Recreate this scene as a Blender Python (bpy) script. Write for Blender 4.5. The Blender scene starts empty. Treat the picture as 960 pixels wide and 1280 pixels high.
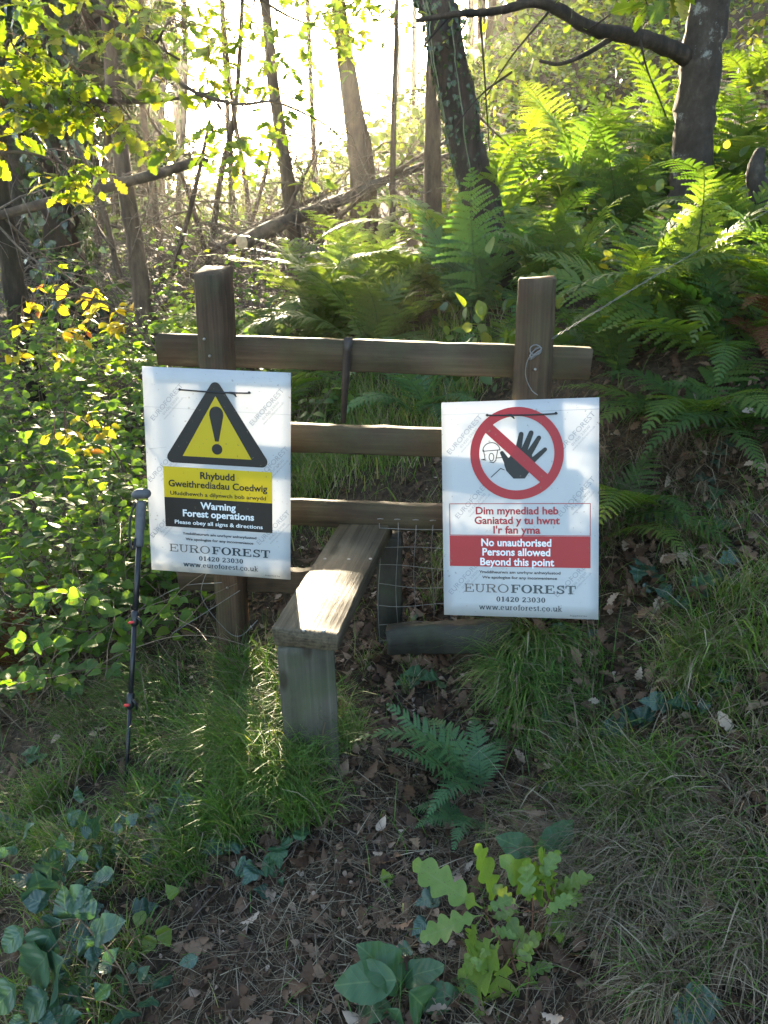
import bpy, math, random
import numpy as np
from mathutils import Vector, Matrix

random.seed(7)
rng = np.random.default_rng(11)
R = math.radians
scene = bpy.context.scene
COL = scene.collection

# ------------------------------------------------------------------ camera, sky, sun, exposure
EYE = 1.6
TILT = R(22)
FPX = 961.0
cam = bpy.data.objects.new('camera', bpy.data.cameras.new('camera'))
COL.objects.link(cam)
cam.location = (0, 0, EYE)
cam.rotation_euler = (R(90) - TILT, 0, 0)
cam.data.sensor_fit = 'VERTICAL'
cam.data.sensor_height = 36
cam.data.lens = 36 * FPX / 1280
cam.data.clip_start = 0.02
cam.data.clip_end = 2000
scene.camera = cam

SUN_EL, SUN_AZ = R(12.0), R(-8.6)          # azimuth from +Y towards +X
world = bpy.data.worlds.new('World')
scene.world = world
world.use_nodes = True
wn = world.node_tree
bg = wn.nodes['Background']
sky = wn.nodes.new('ShaderNodeTexSky')
sky.sky_type = 'NISHITA'
sky.sun_disc = False
sky.sun_elevation = SUN_EL
sky.sun_rotation = SUN_AZ
sky.air_density = 1.0
sky.dust_density = 2.2
wn.links.new(sky.outputs[0], bg.inputs[0])
bg.inputs[1].default_value = 0.11

sun = bpy.data.objects.new('sun', bpy.data.lights.new('sun', 'SUN'))
COL.objects.link(sun)
sun.data.energy = 5.0
sun.data.angle = R(0.5)
sun.data.color = (1.0, 0.83, 0.58)
sdir = Vector((math.sin(SUN_AZ) * math.cos(SUN_EL), math.cos(SUN_AZ) * math.cos(SUN_EL), math.sin(SUN_EL)))
sun.rotation_euler = sdir.to_track_quat('Z', 'Y').to_euler()
sun.location = sdir * 60

vs = scene.view_settings
vs.view_transform = 'Standard'
vs.look = 'None'
vs.exposure = 3.35
vs.gamma = 1
vs.use_curve_mapping = False
scene.cycles.max_bounces = 8
scene.cycles.diffuse_bounces = 4
scene.cycles.transmission_bounces = 6
scene.cycles.transparent_max_bounces = 8
scene.cycles.sample_clamp_indirect = 6
scene.cycles.use_denoising = True
scene.cycles.volume_bounces = 0


# ------------------------------------------------------------------ measuring
def P(px, py, D):
    """A point seen at photo pixel (px, py), D metres ahead."""
    a = TILT + math.atan((py - 640) / FPX)
    drop = D * math.tan(a)
    zc = D * math.cos(TILT) + drop * math.sin(TILT)
    return Vector(((px - 480) / FPX * zc, D, EYE - drop))


CP = np.array([
    (-1.6, 0.2, -.35), (-.6, .4, -.12), (0, .3, 0.0), (.7, .4, .2), (1.6, .3, .7),
    (-.7, 1.05, -.08), (0, 1.05, .05), (.55, 1.05, .2), (1.2, 1.1, .48),
    (-.22, 1.72, .165), (-.78, 1.85, -.06), (-1.5, 1.8, -.3), (.35, 1.67, .1), (.93, 1.5, .36), (.7, 2.0, .3),
    (-.5, 2.4, 0.0), (0, 2.2, .09), (0, 2.7, .14), (.43, 2.25, .23), (.98, 2.3, .52), (1.06, 2.52, .62), (1.15, 2.8, .93), (.75, 2.85, .74), (1.5, 2.2, .85),
    (-1.5, 3, -.25), (-3, 4, -.5), (-.6, 3.5, .12), (0, 3.3, .26), (.5, 3.2, .55), (1.0, 3.4, 1.05), (1.6, 3.2, 1.15), (2.6, 3, 1.7),
    (-.1, 4.3, .34), (-.2, 5.5, .46), (.35, 4.6, .68), (.7, 5, 1.0), (1.6, 5, 1.35), (2.3, 6, 1.65), (4, 5, 2.6),
    (-1.5, 6, .15), (-3.5, 7, -.1), (-6, 6, -.5), (0, 8, .75), (1, 8, 1.5), (2.2, 9, 2.1), (4.5, 9, 3.3),
    (-2, 10, .4), (-6, 12, .2), (0, 13, 1.6), (2.8, 14, 3.4), (7, 13, 5.0),
    (-6, 20, .9), (0, 22, 2.6), (3.2, 23, 6.2), (1.7, 21, 4.3), (6, 24, 7.2), (13, 20, 7.6), (-14, 15, -.2),
    (-12, 32, 1.4), (0, 34, 3.6), (10, 36, 7.5), (22, 30, 9.0), (-30, 30, -.5), (30, 5, 10), (-30, 0, -4), (0, -8, -.4), (8, -6, 3.0), (-8, -6, -2.2),
    (-20, -20, -4.5), (20, -20, 5.5), (0, -30, -.5), (-35, 50, 0), (0, 55, 4.0), (35, 55, 9.5)])


def _tps(r2):
    return np.where(r2 > 1e-12, r2 * np.log(r2 + 1e-12), 0.0)


def _solve():
    xy, z = CP[:, :2], CP[:, 2]
    n = len(z)
    K = _tps(((xy[:, None] - xy[None]) ** 2).sum(-1)) + np.eye(n) * 0.02
    Q = np.hstack([np.ones((n, 1)), xy])
    A = np.zeros((n + 3, n + 3))
    A[:n, :n] = K
    A[:n, n:] = Q
    A[n:, :n] = Q.T
    return np.linalg.solve(A, np.concatenate([z, np.zeros(3)]))


_W = _solve()


def ground(x, y):
    x = np.asarray(x, float)
    y = np.asarray(y, float)
    rr = np.hypot(x, y) + 1e-9
    k = np.minimum(1, 50 / rr)
    xx, yy = x * k, y * k
    r2 = (xx[..., None] - CP[:, 0]) ** 2 + (yy[..., None] - CP[:, 1]) ** 2
    z = _tps(r2) @ _W[:-3] + _W[-3] + _W[-2] * xx + _W[-1] * yy
    near = np.clip(1.6 - rr * .1, .25, 1)
    z = z + near * (.018 * np.sin(x * 7.1 + 1.3 * np.sin(y * 5.3)) * np.sin(y * 6.3 + x * 2.1) + .03 * np.sin(x * 2.3 + y * 1.1) * np.sin(y * 2.9 - x))
    return z


def gz(x, y):
    return float(ground(np.array([x]), np.array([y]))[0])


def G(px, py):
    """Ground point seen at photo pixel (px, py): march along the line of sight."""
    a = TILT + math.atan((py - 640) / FPX)
    ts = np.concatenate([np.linspace(.6, 6, 400), np.linspace(6.02, 45, 600)])
    drop = ts * math.tan(a)
    zc = ts * math.cos(TILT) + drop * math.sin(TILT)
    xs = (px - 480) / FPX * zc
    below = (EYE - drop) < ground(xs, ts)
    i = int(np.argmax(below)) if below.any() else len(ts) - 1
    return Vector((xs[i], ts[i], float(ground(xs[i:i + 1], ts[i:i + 1])[0])))


# ------------------------------------------------------------------ object helpers
def tagp(o, label=None, cat=None, group=None, kind=None):
    if label: o['label'] = label
    if cat: o['category'] = cat
    if group: o['group'] = group
    if kind: o['kind'] = kind
    return o


def thing(name, label, cat, loc=(0, 0, 0), group=None):
    o = bpy.data.objects.new(name, None)
    COL.objects.link(o)
    o.empty_display_size = .1
    o.location = loc
    return tagp(o, label, cat, group)


def mesh_data(name, V, F, mat, tone=None, uv=None, smooth=False):
    """F: one array or a list of arrays of faces (m,3) or (m,4). uv per vertex."""
    V = np.asarray(V, np.float32)
    Fs = F if isinstance(F, list) else [F]
    Fs = [np.asarray(f, np.int32) for f in Fs if len(f)]
    me = bpy.data.meshes.new(name)
    me.vertices.add(len(V))
    me.vertices.foreach_set('co', V.ravel())
    idx = np.concatenate([f.ravel() for f in Fs])
    tot = np.concatenate([np.full(len(f), f.shape[1], np.int32) for f in Fs])
    st = np.concatenate([[0], np.cumsum(tot)[:-1]]).astype(np.int32)
    me.loops.add(len(idx))
    me.loops.foreach_set('vertex_index', idx)
    me.polygons.add(len(tot))
    me.polygons.foreach_set('loop_start', st)
    me.polygons.foreach_set('loop_total', tot)
    me.update(calc_edges=True)
    if tone is not None:
        a = me.attributes.new('tone', 'FLOAT', 'POINT')
        a.data.foreach_set('value', np.asarray(tone, np.float32))
    if uv is not None:
        l = me.uv_layers.new(name='UVMap')
        l.data.foreach_set('uv', np.asarray(uv, np.float32)[idx].ravel())
    me.validate()
    if smooth:
        me.polygons.foreach_set('use_smooth', np.ones(len(me.polygons), bool))
    me.materials.append(mat)
    return me


def obj(name, me, parent=None, loc=None, rot=None):
    o = bpy.data.objects.new(name, me)
    COL.objects.link(o)
    if parent is not None: o.parent = parent
    if loc is not None: o.location = loc
    if rot is not None: o.rotation_euler = rot
    return o


class MB:
    """Collects pieces into one mesh."""
    def __init__(s):
        s.V, s.F3, s.F4, s.T, s.U, s.n = [], [], [], [], [], 0

    def add(s, V, F, tone=0.5, uv=None):
        V = np.asarray(V, float)
        s.V.append(V)
        for f in (F if isinstance(F, list) else [F]):
            f = np.asarray(f, int)
            if len(f) == 0: continue
            (s.F3 if f.shape[1] == 3 else s.F4).append(f + s.n)
        s.T.append(np.full(len(V), tone, float) if np.isscalar(tone) else np.asarray(tone, float))
        s.U.append(np.zeros((len(V), 2)) if uv is None else np.asarray(uv, float))
        s.n += len(V)

    def data(s, name, mat, smooth=False):
        F = []
        if s.F3: F.append(np.vstack(s.F3))
        if s.F4: F.append(np.vstack(s.F4))
        return mesh_data(name, np.vstack(s.V), F, mat, np.concatenate(s.T), np.vstack(s.U), smooth)

    def build(s, name, mat, parent=None, smooth=False, loc=None):
        return obj(name, s.data(name, mat, smooth), parent, loc)


def tube(pts, rad, n=8, cap=True, wob=0.0):
    pts = np.array([tuple(p) for p in pts], float)
    m = len(pts)
    rad = np.full(m, rad, float) if np.isscalar(rad) else np.asarray(rad, float)
    tan = np.gradient(pts, axis=0)
    tan /= np.linalg.norm(tan, axis=1, keepdims=True) + 1e-12
    ref = np.array([0, 0, 1.0]) if abs(tan[0][2]) < .9 else np.array([1.0, 0, 0])
    u = np.cross(tan[0], ref)
    u /= np.linalg.norm(u)
    V = np.zeros((m, n, 3))
    th = np.arange(n) * 2 * math.pi / n
    for i in range(m):
        u = u - tan[i] * (u @ tan[i])
        u /= np.linalg.norm(u) + 1e-12
        w = np.cross(tan[i], u)
        r = rad[i] * (1 + (rng.normal(0, wob, n) if wob else 0))
        V[i] = pts[i] + np.outer(np.cos(th) * r, u) + np.outer(np.sin(th) * r, w)
    V = V.reshape(-1, 3)
    i, j = np.meshgrid(np.arange(m - 1), np.arange(n), indexing='ij')
    a = (i * n + j).ravel()
    b = (i * n + (j + 1) % n).ravel()
    F = np.stack([a, b, b + n, a + n], 1)
    uv = np.stack([np.tile(th / 6.283, m), np.repeat(np.linspace(0, 1, m), n)], 1)
    if cap:
        V = np.vstack([V, pts[:1], pts[-1:]])
        uv = np.vstack([uv, [[0, 0], [0, 1]]])
        k = m * n
        jj = np.arange(n)
        c0 = np.stack([(jj + 1) % n, jj, np.full(n, k)], 1)
        c1 = np.stack([(m - 1) * n + jj, (m - 1) * n + (jj + 1) % n, np.full(n, k + 1)], 1)
        return V, [F, np.vstack([c0, c1])], uv
    return V, [F], uv


def spline(ctrl, n):
    """Catmull-Rom through control points."""
    c = np.array([tuple(p) for p in ctrl], float)
    if len(c) == 2:
        return c[0] + (c[1] - c[0]) * np.linspace(0, 1, n)[:, None]
    c = np.vstack([2 * c[0] - c[1], c, 2 * c[-1] - c[-2]])
    m = len(c) - 3
    out = []
    for t in np.linspace(0, m - 1e-6, n):
        i = int(t)
        f = t - i
        p0, p1, p2, p3 = c[i:i + 4]
        out.append(.5 * (2 * p1 + (p2 - p0) * f + (2 * p0 - 5 * p1 + 4 * p2 - p3) * f * f + (3 * p1 - p0 - 3 * p2 + p3) * f ** 3))
    return np.array(out)


def frames(d, nrm):
    """Rotation matrices with local X along d and local Z near nrm."""
    d = d / (np.linalg.norm(d, axis=1, keepdims=True) + 1e-9)
    y = np.cross(nrm, d)
    y /= np.linalg.norm(y, axis=1, keepdims=True) + 1e-9
    z = np.cross(d, y)
    return np.stack([d, y, z], 2)


def scatter(mb, tpl, pos, rot, scl, tone):
    V, F, U = tpl
    n, k = len(pos), len(V)
    W = np.einsum('nij,kj->nki', rot, V) * np.asarray(scl)[:, None, None] + pos[:, None]
    Fa = [(f[None] + (np.arange(n) * k)[:, None, None]).reshape(-1, f.shape[1]) for f in (F if isinstance(F, list) else [F])]
    mb.add(W.reshape(-1, 3), Fa, np.repeat(tone, k), np.tile(U, (n, 1)))


_HALF = {}


def leaf_tpl(half, fold=.25, curl=.15, wave=0.0, sub=1):
    h = np.array(half, float)
    if sub > 1:
        h = spline(np.column_stack([h, np.zeros(len(h))]), len(h) * sub)[:, :2]
        h[:, 1] = np.maximum(h[:, 1], 0)
        h[-1, 1] = 0
    t, w = h[:, 0], h[:, 1]
    m = len(t)
    z = -curl * t ** 2
    wz = np.abs(w) * fold + wave * np.sin(np.arange(m) * 2.1)
    V = np.zeros((m, 3, 3))
    V[:, 0] = np.stack([t, -w, z + wz], 1)
    V[:, 1] = np.stack([t, 0 * w, z], 1)
    V[:, 2] = np.stack([t, w, z + wz], 1)
    i = np.arange(m - 1) * 3
    F = np.vstack([np.stack([i, i + 3, i + 4, i + 1], 1), np.stack([i + 1, i + 4, i + 5, i + 2], 1)])
    U = np.zeros((m, 3, 2))
    U[:, :, 0] = t[:, None]
    U[:, 0, 1] = w
    U[:, 2, 1] = w
    out = V.reshape(-1, 3), F, U.reshape(-1, 2)
    _HALF[id(out)] = (half, fold, curl, wave)
    return out


OAK = leaf_tpl([(0, .012), (.1, .02), (.13, .055), (.2, .12), (.25, .1), (.3, .075), (.36, .17), (.43, .2), (.47, .16), (.5, .115), (.56, .22), (.63, .27), (.68, .23),
                (.7, .16), (.76, .22), (.83, .23), (.87, .17), (.9, .11), (.95, .11), (1, .03)], .22, .2, .008)
OVATE = leaf_tpl([(0, .01), (.06, .1), (.18, .25), (.33, .33), (.5, .33), (.68, .25), (.84, .13), (.94, .05), (1, 0)], .22, .18)
SERRATE = leaf_tpl([(0, .02), (.03, .14), (.1, .2), (.12, .25), (.22, .3), (.24, .34), (.36, .34), (.38, .37), (.5, .33), (.52, .35), (.64, .26), (.66, .28), (.77, .17), (.79, .18), (.9, .07), (1, 0)], .2, .2, .006)
SIMPLE = leaf_tpl([(0, .02), (.25, .27), (.55, .3), (.8, .15), (1, 0)], .22, .2)
HEART = leaf_tpl([(0, .02), (-.08, .16), (-.02, .3), (.15, .4), (.35, .4), (.55, .3), (.75, .17), (.9, .06), (1, 0)], .18, .2)
IVYL = leaf_tpl([(0, .03), (-.1, .2), (-.02, .36), (.12, .46), (.22, .3), (.36, .4), (.5, .36), (.55, .22), (.75, .15), (.9, .06), (1, 0)], .12, .1)


# ------------------------------------------------------------------ materials
def newmat(name):
    m = bpy.data.materials.new(name)
    m.use_nodes = True
    nt = m.node_tree
    nt.nodes.clear()
    out = nt.nodes.new('ShaderNodeOutputMaterial')
    return m, nt, out


def N(nt, t, **kw):
    n = nt.nodes.new(t)
    for k, v in kw.items():
        if k.startswith('i_'):
            n.inputs[k[2:].replace('_', ' ')].default_value = v
        else:
            setattr(n, k, v)
    return n


def ramp(nt, fac, stops):
    r = nt.nodes.new('ShaderNodeValToRGB')
    e = r.color_ramp.elements
    while len(e) < len(stops): e.new(0.5)
    for q, (p, c) in zip(e, stops):
        q.position = p
        q.color = (*c, 1)
    if fac is not None: nt.links.new(fac, r.inputs[0])
    return r.outputs[0]


def mixc(nt, f, a, b, mode='MIX'):
    m = nt.nodes.new('ShaderNodeMix')
    m.data_type = 'RGBA'
    m.blend_type = mode
    for s, v in ((0, f), (6, a), (7, b)):
        if hasattr(v, 'is_linked'): nt.links.new(v, m.inputs[s])
        elif s == 0: m.inputs[0].default_value = v
        else: m.inputs[s].default_value = (*v, 1)
    return m.outputs[2]


def math_n(nt, op, a, b=None):
    m = nt.nodes.new('ShaderNodeMath')
    m.operation = op
    for i, v in enumerate((a, b)):
        if v is None: continue
        if hasattr(v, 'is_linked'): nt.links.new(v, m.inputs[i])
        else: m.inputs[i].default_value = v
    return m.outputs[0]


def foliage_mat(name, stops, trans=.45, tint=(1.5, 1.35, .45), rough=.42, spec=.5, vein=True, rand=.25):
    m, nt, out = newmat(name)
    at = N(nt, 'ShaderNodeAttribute', attribute_name='tone')
    oi = N(nt, 'ShaderNodeObjectInfo')
    tc = N(nt, 'ShaderNodeTexCoord')
    f = at.outputs['Fac']
    o2 = math_n(nt, 'MULTIPLY', math_n(nt, 'SUBTRACT', oi.outputs['Random'], .5), rand)
    nz = N(nt, 'ShaderNodeTexNoise', i_Scale=9.0, i_Detail=3.0)
    nt.links.new(tc.outputs['Object'], nz.inputs['Vector'])
    f = math_n(nt, 'ADD', math_n(nt, 'ADD', f, o2), math_n(nt, 'MULTIPLY', math_n(nt, 'SUBTRACT', nz.outputs[0], .5), .35))
    c = ramp(nt, f, stops)
    sp = N(nt, 'ShaderNodeTexNoise', i_Scale=55.0, i_Detail=3.0)
    nt.links.new(tc.outputs['Object'], sp.inputs['Vector'])
    c = mixc(nt, math_n(nt, 'MULTIPLY', math_n(nt, 'GREATER_THAN', sp.outputs[0], .64), .55), c, (.09, .06, .025))
    bump = None
    if vein:
        uv = N(nt, 'ShaderNodeUVMap', uv_map='UVMap')
        sx = N(nt, 'ShaderNodeSeparateXYZ')
        nt.links.new(uv.outputs[0], sx.inputs[0])
        ph = math_n(nt, 'FRACT', math_n(nt, 'SUBTRACT', math_n(nt, 'MULTIPLY', sx.outputs[0], 7.0), math_n(nt, 'MULTIPLY', sx.outputs[1], 5.5)))
        v1 = math_n(nt, 'LESS_THAN', ph, .05)
        v2 = math_n(nt, 'LESS_THAN', sx.outputs[1], .012)
        v = math_n(nt, 'MAXIMUM', math_n(nt, 'MULTIPLY', v1, .5), v2)
        c = mixc(nt, math_n(nt, 'MULTIPLY', v, .3), c, (.16, .22, .09))
        bump = N(nt, 'ShaderNodeBump', i_Strength=.35, i_Distance=.004)
        nt.links.new(math_n(nt, 'ABSOLUTE', math_n(nt, 'SUBTRACT', ph, .5)), bump.inputs['Height'])
    b = N(nt, 'ShaderNodeBsdfPrincipled', i_Roughness=rough)
    b.inputs['Specular IOR Level'].default_value = spec
    nt.links.new(c, b.inputs['Base Color'])
    t = N(nt, 'ShaderNodeBsdfTranslucent')
    nt.links.new(mixc(nt, 1.0, c, tint, 'MULTIPLY'), t.inputs['Color'])
    if bump:
        nt.links.new(bump.outputs[0], b.inputs['Normal'])
    mx = N(nt, 'ShaderNodeMixShader')
    mx.inputs[0].default_value = trans
    nt.links.new(b.outputs[0], mx.inputs[1])
    nt.links.new(t.outputs[0], mx.inputs[2])
    nt.links.new(mx.outputs[0], out.inputs[0])
    return m


def wood_mat(name, stops, axis='X', grain=26, rough=.75, bump=.5, moss=0.0):
    m, nt, out = newmat(name)
    tc = N(nt, 'ShaderNodeTexCoord')
    oi = N(nt, 'ShaderNodeObjectInfo')
    mp = N(nt, 'ShaderNodeMapping')
    s = {'X': (1.6, grain * 2.2, grain * 2.2), 'Z': (grain * 2.2, grain * 2.2, 1.6)}[axis]
    mp.inputs['Scale'].default_value = s
    off = N(nt, 'ShaderNodeVectorMath', operation='SCALE')
    nt.links.new(oi.outputs['Location'], off.inputs[0])
    off.inputs['Scale'].default_value = 7.3
    ad = N(nt, 'ShaderNodeVectorMath', operation='ADD')
    nt.links.new(tc.outputs['Object'], ad.inputs[0])
    nt.links.new(off.outputs[0], ad.inputs[1])
    nt.links.new(ad.outputs[0], mp.inputs[0])
    n1 = N(nt, 'ShaderNodeTexNoise', i_Scale=1.0, i_Detail=6.0, i_Roughness=.65, i_Distortion=.6)
    nt.links.new(mp.outputs[0], n1.inputs['Vector'])
    n2 = N(nt, 'ShaderNodeTexNoise', i_Scale=5.0, i_Detail=4.0)
    nt.links.new(ad.outputs[0], n2.inputs['Vector'])
    wv = N(nt, 'ShaderNodeTexWave', i_Scale=.9, i_Distortion=5.0, i_Detail=2.0)
    wv.bands_direction = 'Y' if axis == 'X' else 'X'
    nt.links.new(mp.outputs[0], wv.inputs['Vector'])
    wv.inputs['Scale'].default_value = .55
    f = math_n(nt, 'ADD', math_n(nt, 'MULTIPLY', n1.outputs[0], .55), math_n(nt, 'ADD', math_n(nt, 'MULTIPLY', n2.outputs[0], .4), math_n(nt, 'MULTIPLY', wv.outputs[0], .05)))
    c = ramp(nt, f, stops)
    crack = math_n(nt, 'LESS_THAN', n1.outputs[0], .36)
    c = mixc(nt, math_n(nt, 'MULTIPLY', crack, .6), c, (.018, .014, .01))
    vk = N(nt, 'ShaderNodeTexVoronoi', i_Scale=1.0)
    mk = N(nt, 'ShaderNodeMapping')
    mk.inputs['Scale'].default_value = (4.5, 11, 11) if axis == 'X' else (11, 11, 4.5)
    nt.links.new(ad.outputs[0], mk.inputs[0])
    nt.links.new(mk.outputs[0], vk.inputs['Vector'])
    c = mixc(nt, ramp(nt, vk.outputs['Distance'], [(.1, (.75, .75, .75)), (.2, (0, 0, 0))]), c, (.02, .013, .008))
    if moss:
        n3 = N(nt, 'ShaderNodeTexNoise', i_Scale=7.0, i_Detail=5.0, i_Roughness=.7)
        nt.links.new(ad.outputs[0], n3.inputs['Vector'])
        mf = ramp(nt, n3.outputs[0], [(.44, (0, 0, 0)), (.64, (1, 1, 1))])
        c = mixc(nt, math_n(nt, 'MULTIPLY', mf, moss * .75), c, (.05, .075, .03))
    b = N(nt, 'ShaderNodeBsdfPrincipled', i_Roughness=rough)
    b.inputs['Specular IOR Level'].default_value = .2
    nt.links.new(c, b.inputs['Base Color'])
    bp = N(nt, 'ShaderNodeBump', i_Strength=bump, i_Distance=.004)
    nt.links.new(n1.outputs[0], bp.inputs['Height'])
    nt.links.new(bp.outputs[0], b.inputs['Normal'])
    nt.links.new(b.outputs[0], out.inputs[0])
    return m


def bark_mat(name, stops, lichen=None, lich_lo=.56, rough=.9, scale=18, zs=.25):
    m, nt, out = newmat(name)
    tc = N(nt, 'ShaderNodeTexCoord')
    mp = N(nt, 'ShaderNodeMapping')
    mp.inputs['Scale'].default_value = (1, 1, zs)
    nt.links.new(tc.outputs['Object'], mp.inputs[0])
    n1 = N(nt, 'ShaderNodeTexNoise', i_Scale=float(scale), i_Detail=7.0, i_Roughness=.7)
    nt.links.new(mp.outputs[0], n1.inputs['Vector'])
    c = ramp(nt, n1.outputs[0], stops)
    if lichen:
        n2 = N(nt, 'ShaderNodeTexNoise', i_Scale=5.0, i_Detail=8.0, i_Roughness=.75)
        nt.links.new(tc.outputs['Object'], n2.inputs['Vector'])
        c = mixc(nt, ramp(nt, n2.outputs[0], [(lich_lo, (0, 0, 0)), (lich_lo + .07, (1, 1, 1))]), c, lichen)
    b = N(nt, 'ShaderNodeBsdfPrincipled', i_Roughness=rough)
    b.inputs['Specular IOR Level'].default_value = .25
    nt.links.new(c, b.inputs['Base Color'])
    bp = N(nt, 'ShaderNodeBump', i_Strength=.8, i_Distance=.012)
    nt.links.new(n1.outputs[0], bp.inputs['Height'])
    nt.links.new(bp.outputs[0], b.inputs['Normal'])
    nt.links.new(b.outputs[0], out.inputs[0])
    return m


def plain(name, col, rough=.5, metal=0.0, noise=.15, spec=.4, coat=0.0):
    m, nt, out = newmat(name)
    tc = N(nt, 'ShaderNodeTexCoord')
    n1 = N(nt, 'ShaderNodeTexNoise', i_Scale=45.0, i_Detail=4.0)
    nt.links.new(tc.outputs['Object'], n1.inputs['Vector'])
    lo = tuple(v * (1 - noise) for v in col)
    hi = tuple(min(1, v * (1 + noise)) for v in col)
    b = N(nt, 'ShaderNodeBsdfPrincipled', i_Roughness=rough, i_Metallic=metal)
    b.inputs['Specular IOR Level'].default_value = spec
    nt.links.new(ramp(nt, n1.outputs[0], [(.35, lo), (.65, hi)]), b.inputs['Base Color'])
    nt.links.new(b.outputs[0], out.inputs[0])
    return m


def board_mat(name, col, trans, rough=.35, dirt=.12):
    """A thin translucent plastic sheet or its print."""
    m, nt, out = newmat(name)
    tc = N(nt, 'ShaderNodeTexCoord')
    n1 = N(nt, 'ShaderNodeTexNoise', i_Scale=6.0, i_Detail=6.0, i_Roughness=.7)
    nt.links.new(tc.outputs['Object'], n1.inputs['Vector'])
    c = mixc(nt, math_n(nt, 'MULTIPLY', ramp(nt, n1.outputs[0], [(.5, (0, 0, 0)), (.8, (1, 1, 1))]), dirt), col, tuple(v * .6 for v in col))
    n2 = N(nt, 'ShaderNodeTexNoise', i_Scale=85.0, i_Detail=3.0)
    n3 = N(nt, 'ShaderNodeTexNoise', i_Scale=9.0, i_Detail=2.0)
    for q in (n2, n3): nt.links.new(tc.outputs['Object'], q.inputs['Vector'])
    fl = math_n(nt, 'MULTIPLY', math_n(nt, 'GREATER_THAN', math_n(nt, 'ADD', n2.outputs[0], math_n(nt, 'MULTIPLY', n3.outputs[0], .35)), .87), .45)
    c = mixc(nt, fl, c, (.16, .13, .08))
    b = N(nt, 'ShaderNodeBsdfPrincipled', i_Roughness=rough)
    b.inputs['Specular IOR Level'].default_value = .4
    nt.links.new(c, b.inputs['Base Color'])
    t = N(nt, 'ShaderNodeBsdfTranslucent')
    nt.links.new(c, t.inputs['Color'])
    mx = N(nt, 'ShaderNodeMixShader')
    mx.inputs[0].default_value = trans
    nt.links.new(b.outputs[0], mx.inputs[1])
    nt.links.new(t.outputs[0], mx.inputs[2])
    nt.links.new(mx.outputs[0], out.inputs[0])
    return m


def ground_mat():
    m, nt, out = newmat('forest_soil')
    geo = N(nt, 'ShaderNodeNewGeometry')
    n1 = N(nt, 'ShaderNodeTexNoise', i_Scale=3.0, i_Detail=8.0, i_Roughness=.65)
    n2 = N(nt, 'ShaderNodeTexNoise', i_Scale=60.0, i_Detail=6.0, i_Roughness=.7)
    vo = N(nt, 'ShaderNodeTexVoronoi', i_Scale=38.0)
    for n in (n1, n2, vo): nt.links.new(geo.outputs['Position'], n.inputs['Vector'])
    c1 = ramp(nt, n1.outputs[0], [(.3, (.018, .012, .008)), (.5, (.04, .028, .018)), (.7, (.06, .048, .03))])
    c2 = ramp(nt, n2.outputs[0], [(.35, (.02, .015, .01)), (.6, (.075, .052, .034)), (.78, (.15, .115, .08))])
    c = mixc(nt, .55, c1, c2)
    c = mixc(nt, ramp(nt, vo.outputs['Color'], [(.55, (0, 0, 0)), (.75, (.7, .7, .7))]), c, (.095, .062, .038))
    b = N(nt, 'ShaderNodeBsdfPrincipled', i_Roughness=.95)
    b.inputs['Specular IOR Level'].default_value = .2
    nt.links.new(c, b.inputs['Base Color'])
    bp = N(nt, 'ShaderNodeBump', i_Strength=1.0, i_Distance=.02)
    nt.links.new(math_n(nt, 'ADD', n2.outputs[0], vo.outputs['Distance']), bp.inputs['Height'])
    nt.links.new(bp.outputs[0], b.inputs['Normal'])
    nt.links.new(b.outputs[0], out.inputs[0])
    return m


M = {}
M['soil'] = ground_mat()
M['fern'] = foliage_mat('fern_green', [(.0, (.035, .075, .03)), (.45, (.06, .12, .032)), (.8, (.1, .15, .028)), (1, (.14, .15, .03))], .52, (2.0, 1.9, .4), .55, .3, False, .5)
M['fern_blue'] = foliage_mat('fern_shade_teal', [(.0, (.04, .085, .048)), (.5, (.075, .16, .065)), (1, (.11, .19, .055))], .4, (1.4, 1.6, .5), .5, .35, False, .4)  # shaded copy of the fern: the teal cast of shade is in its colour
M['fern_pale'] = foliage_mat('fern_yellowing', [(.0, (.06, .105, .035)), (.5, (.1, .15, .04)), (1, (.15, .175, .055))], .5, (1.6, 1.65, .5), .5, .4, False, .5)
M['fern_dead'] = foliage_mat('fern_dead', [(.0, (.06, .025, .012)), (.5, (.13, .055, .022)), (1, (.2, .11, .05))], .35, (1.3, 1, .6), .8, .2, False, .4)
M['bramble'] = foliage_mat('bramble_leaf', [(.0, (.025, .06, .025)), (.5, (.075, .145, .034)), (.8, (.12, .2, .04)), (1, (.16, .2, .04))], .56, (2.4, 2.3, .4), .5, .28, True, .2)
M['bramble_dark'] = foliage_mat('bramble_leaf_shade', [(.0, (.018, .046, .034)), (.5, (.03, .074, .05)), (.85, (.05, .11, .05)), (1, (.1, .15, .04))], .25, (1.3, 1.4, .5), .36, .6, True, .35)  # shaded copy of the bramble leaf, blue sky reflection mixed into its colour
M['oak'] = foliage_mat('oak_leaf', [(.0, (.04, .075, .018)), (.45, (.08, .135, .02)), (.8, (.14, .17, .022)), (1, (.22, .2, .03))], .58, (2.05, 2.0, .3), .42, .5, True, .2)
M['oak_young'] = foliage_mat('young_oak_leaf', [(.0, (.07, .13, .035)), (.5, (.125, .205, .04)), (1, (.22, .25, .06))], .5, (1.6, 1.6, .4), .4, .5, True, .2)
M['yellow'] = foliage_mat('yellow_leaf', [(.0, (.16, .2, .02)), (.5, (.32, .29, .02)), (.88, (.4, .27, .03)), (1, (.4, .12, .04))], .55, (1.5, 1.4, .5), .5, .4, True, .2)
M['ivy'] = foliage_mat('ivy_leaf', [(.0, (.014, .03, .014)), (.5, (.025, .05, .022)), (1, (.05, .08, .03))], .2, (1.4, 1.5, .5), .25, .7, True, .2)
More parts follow.
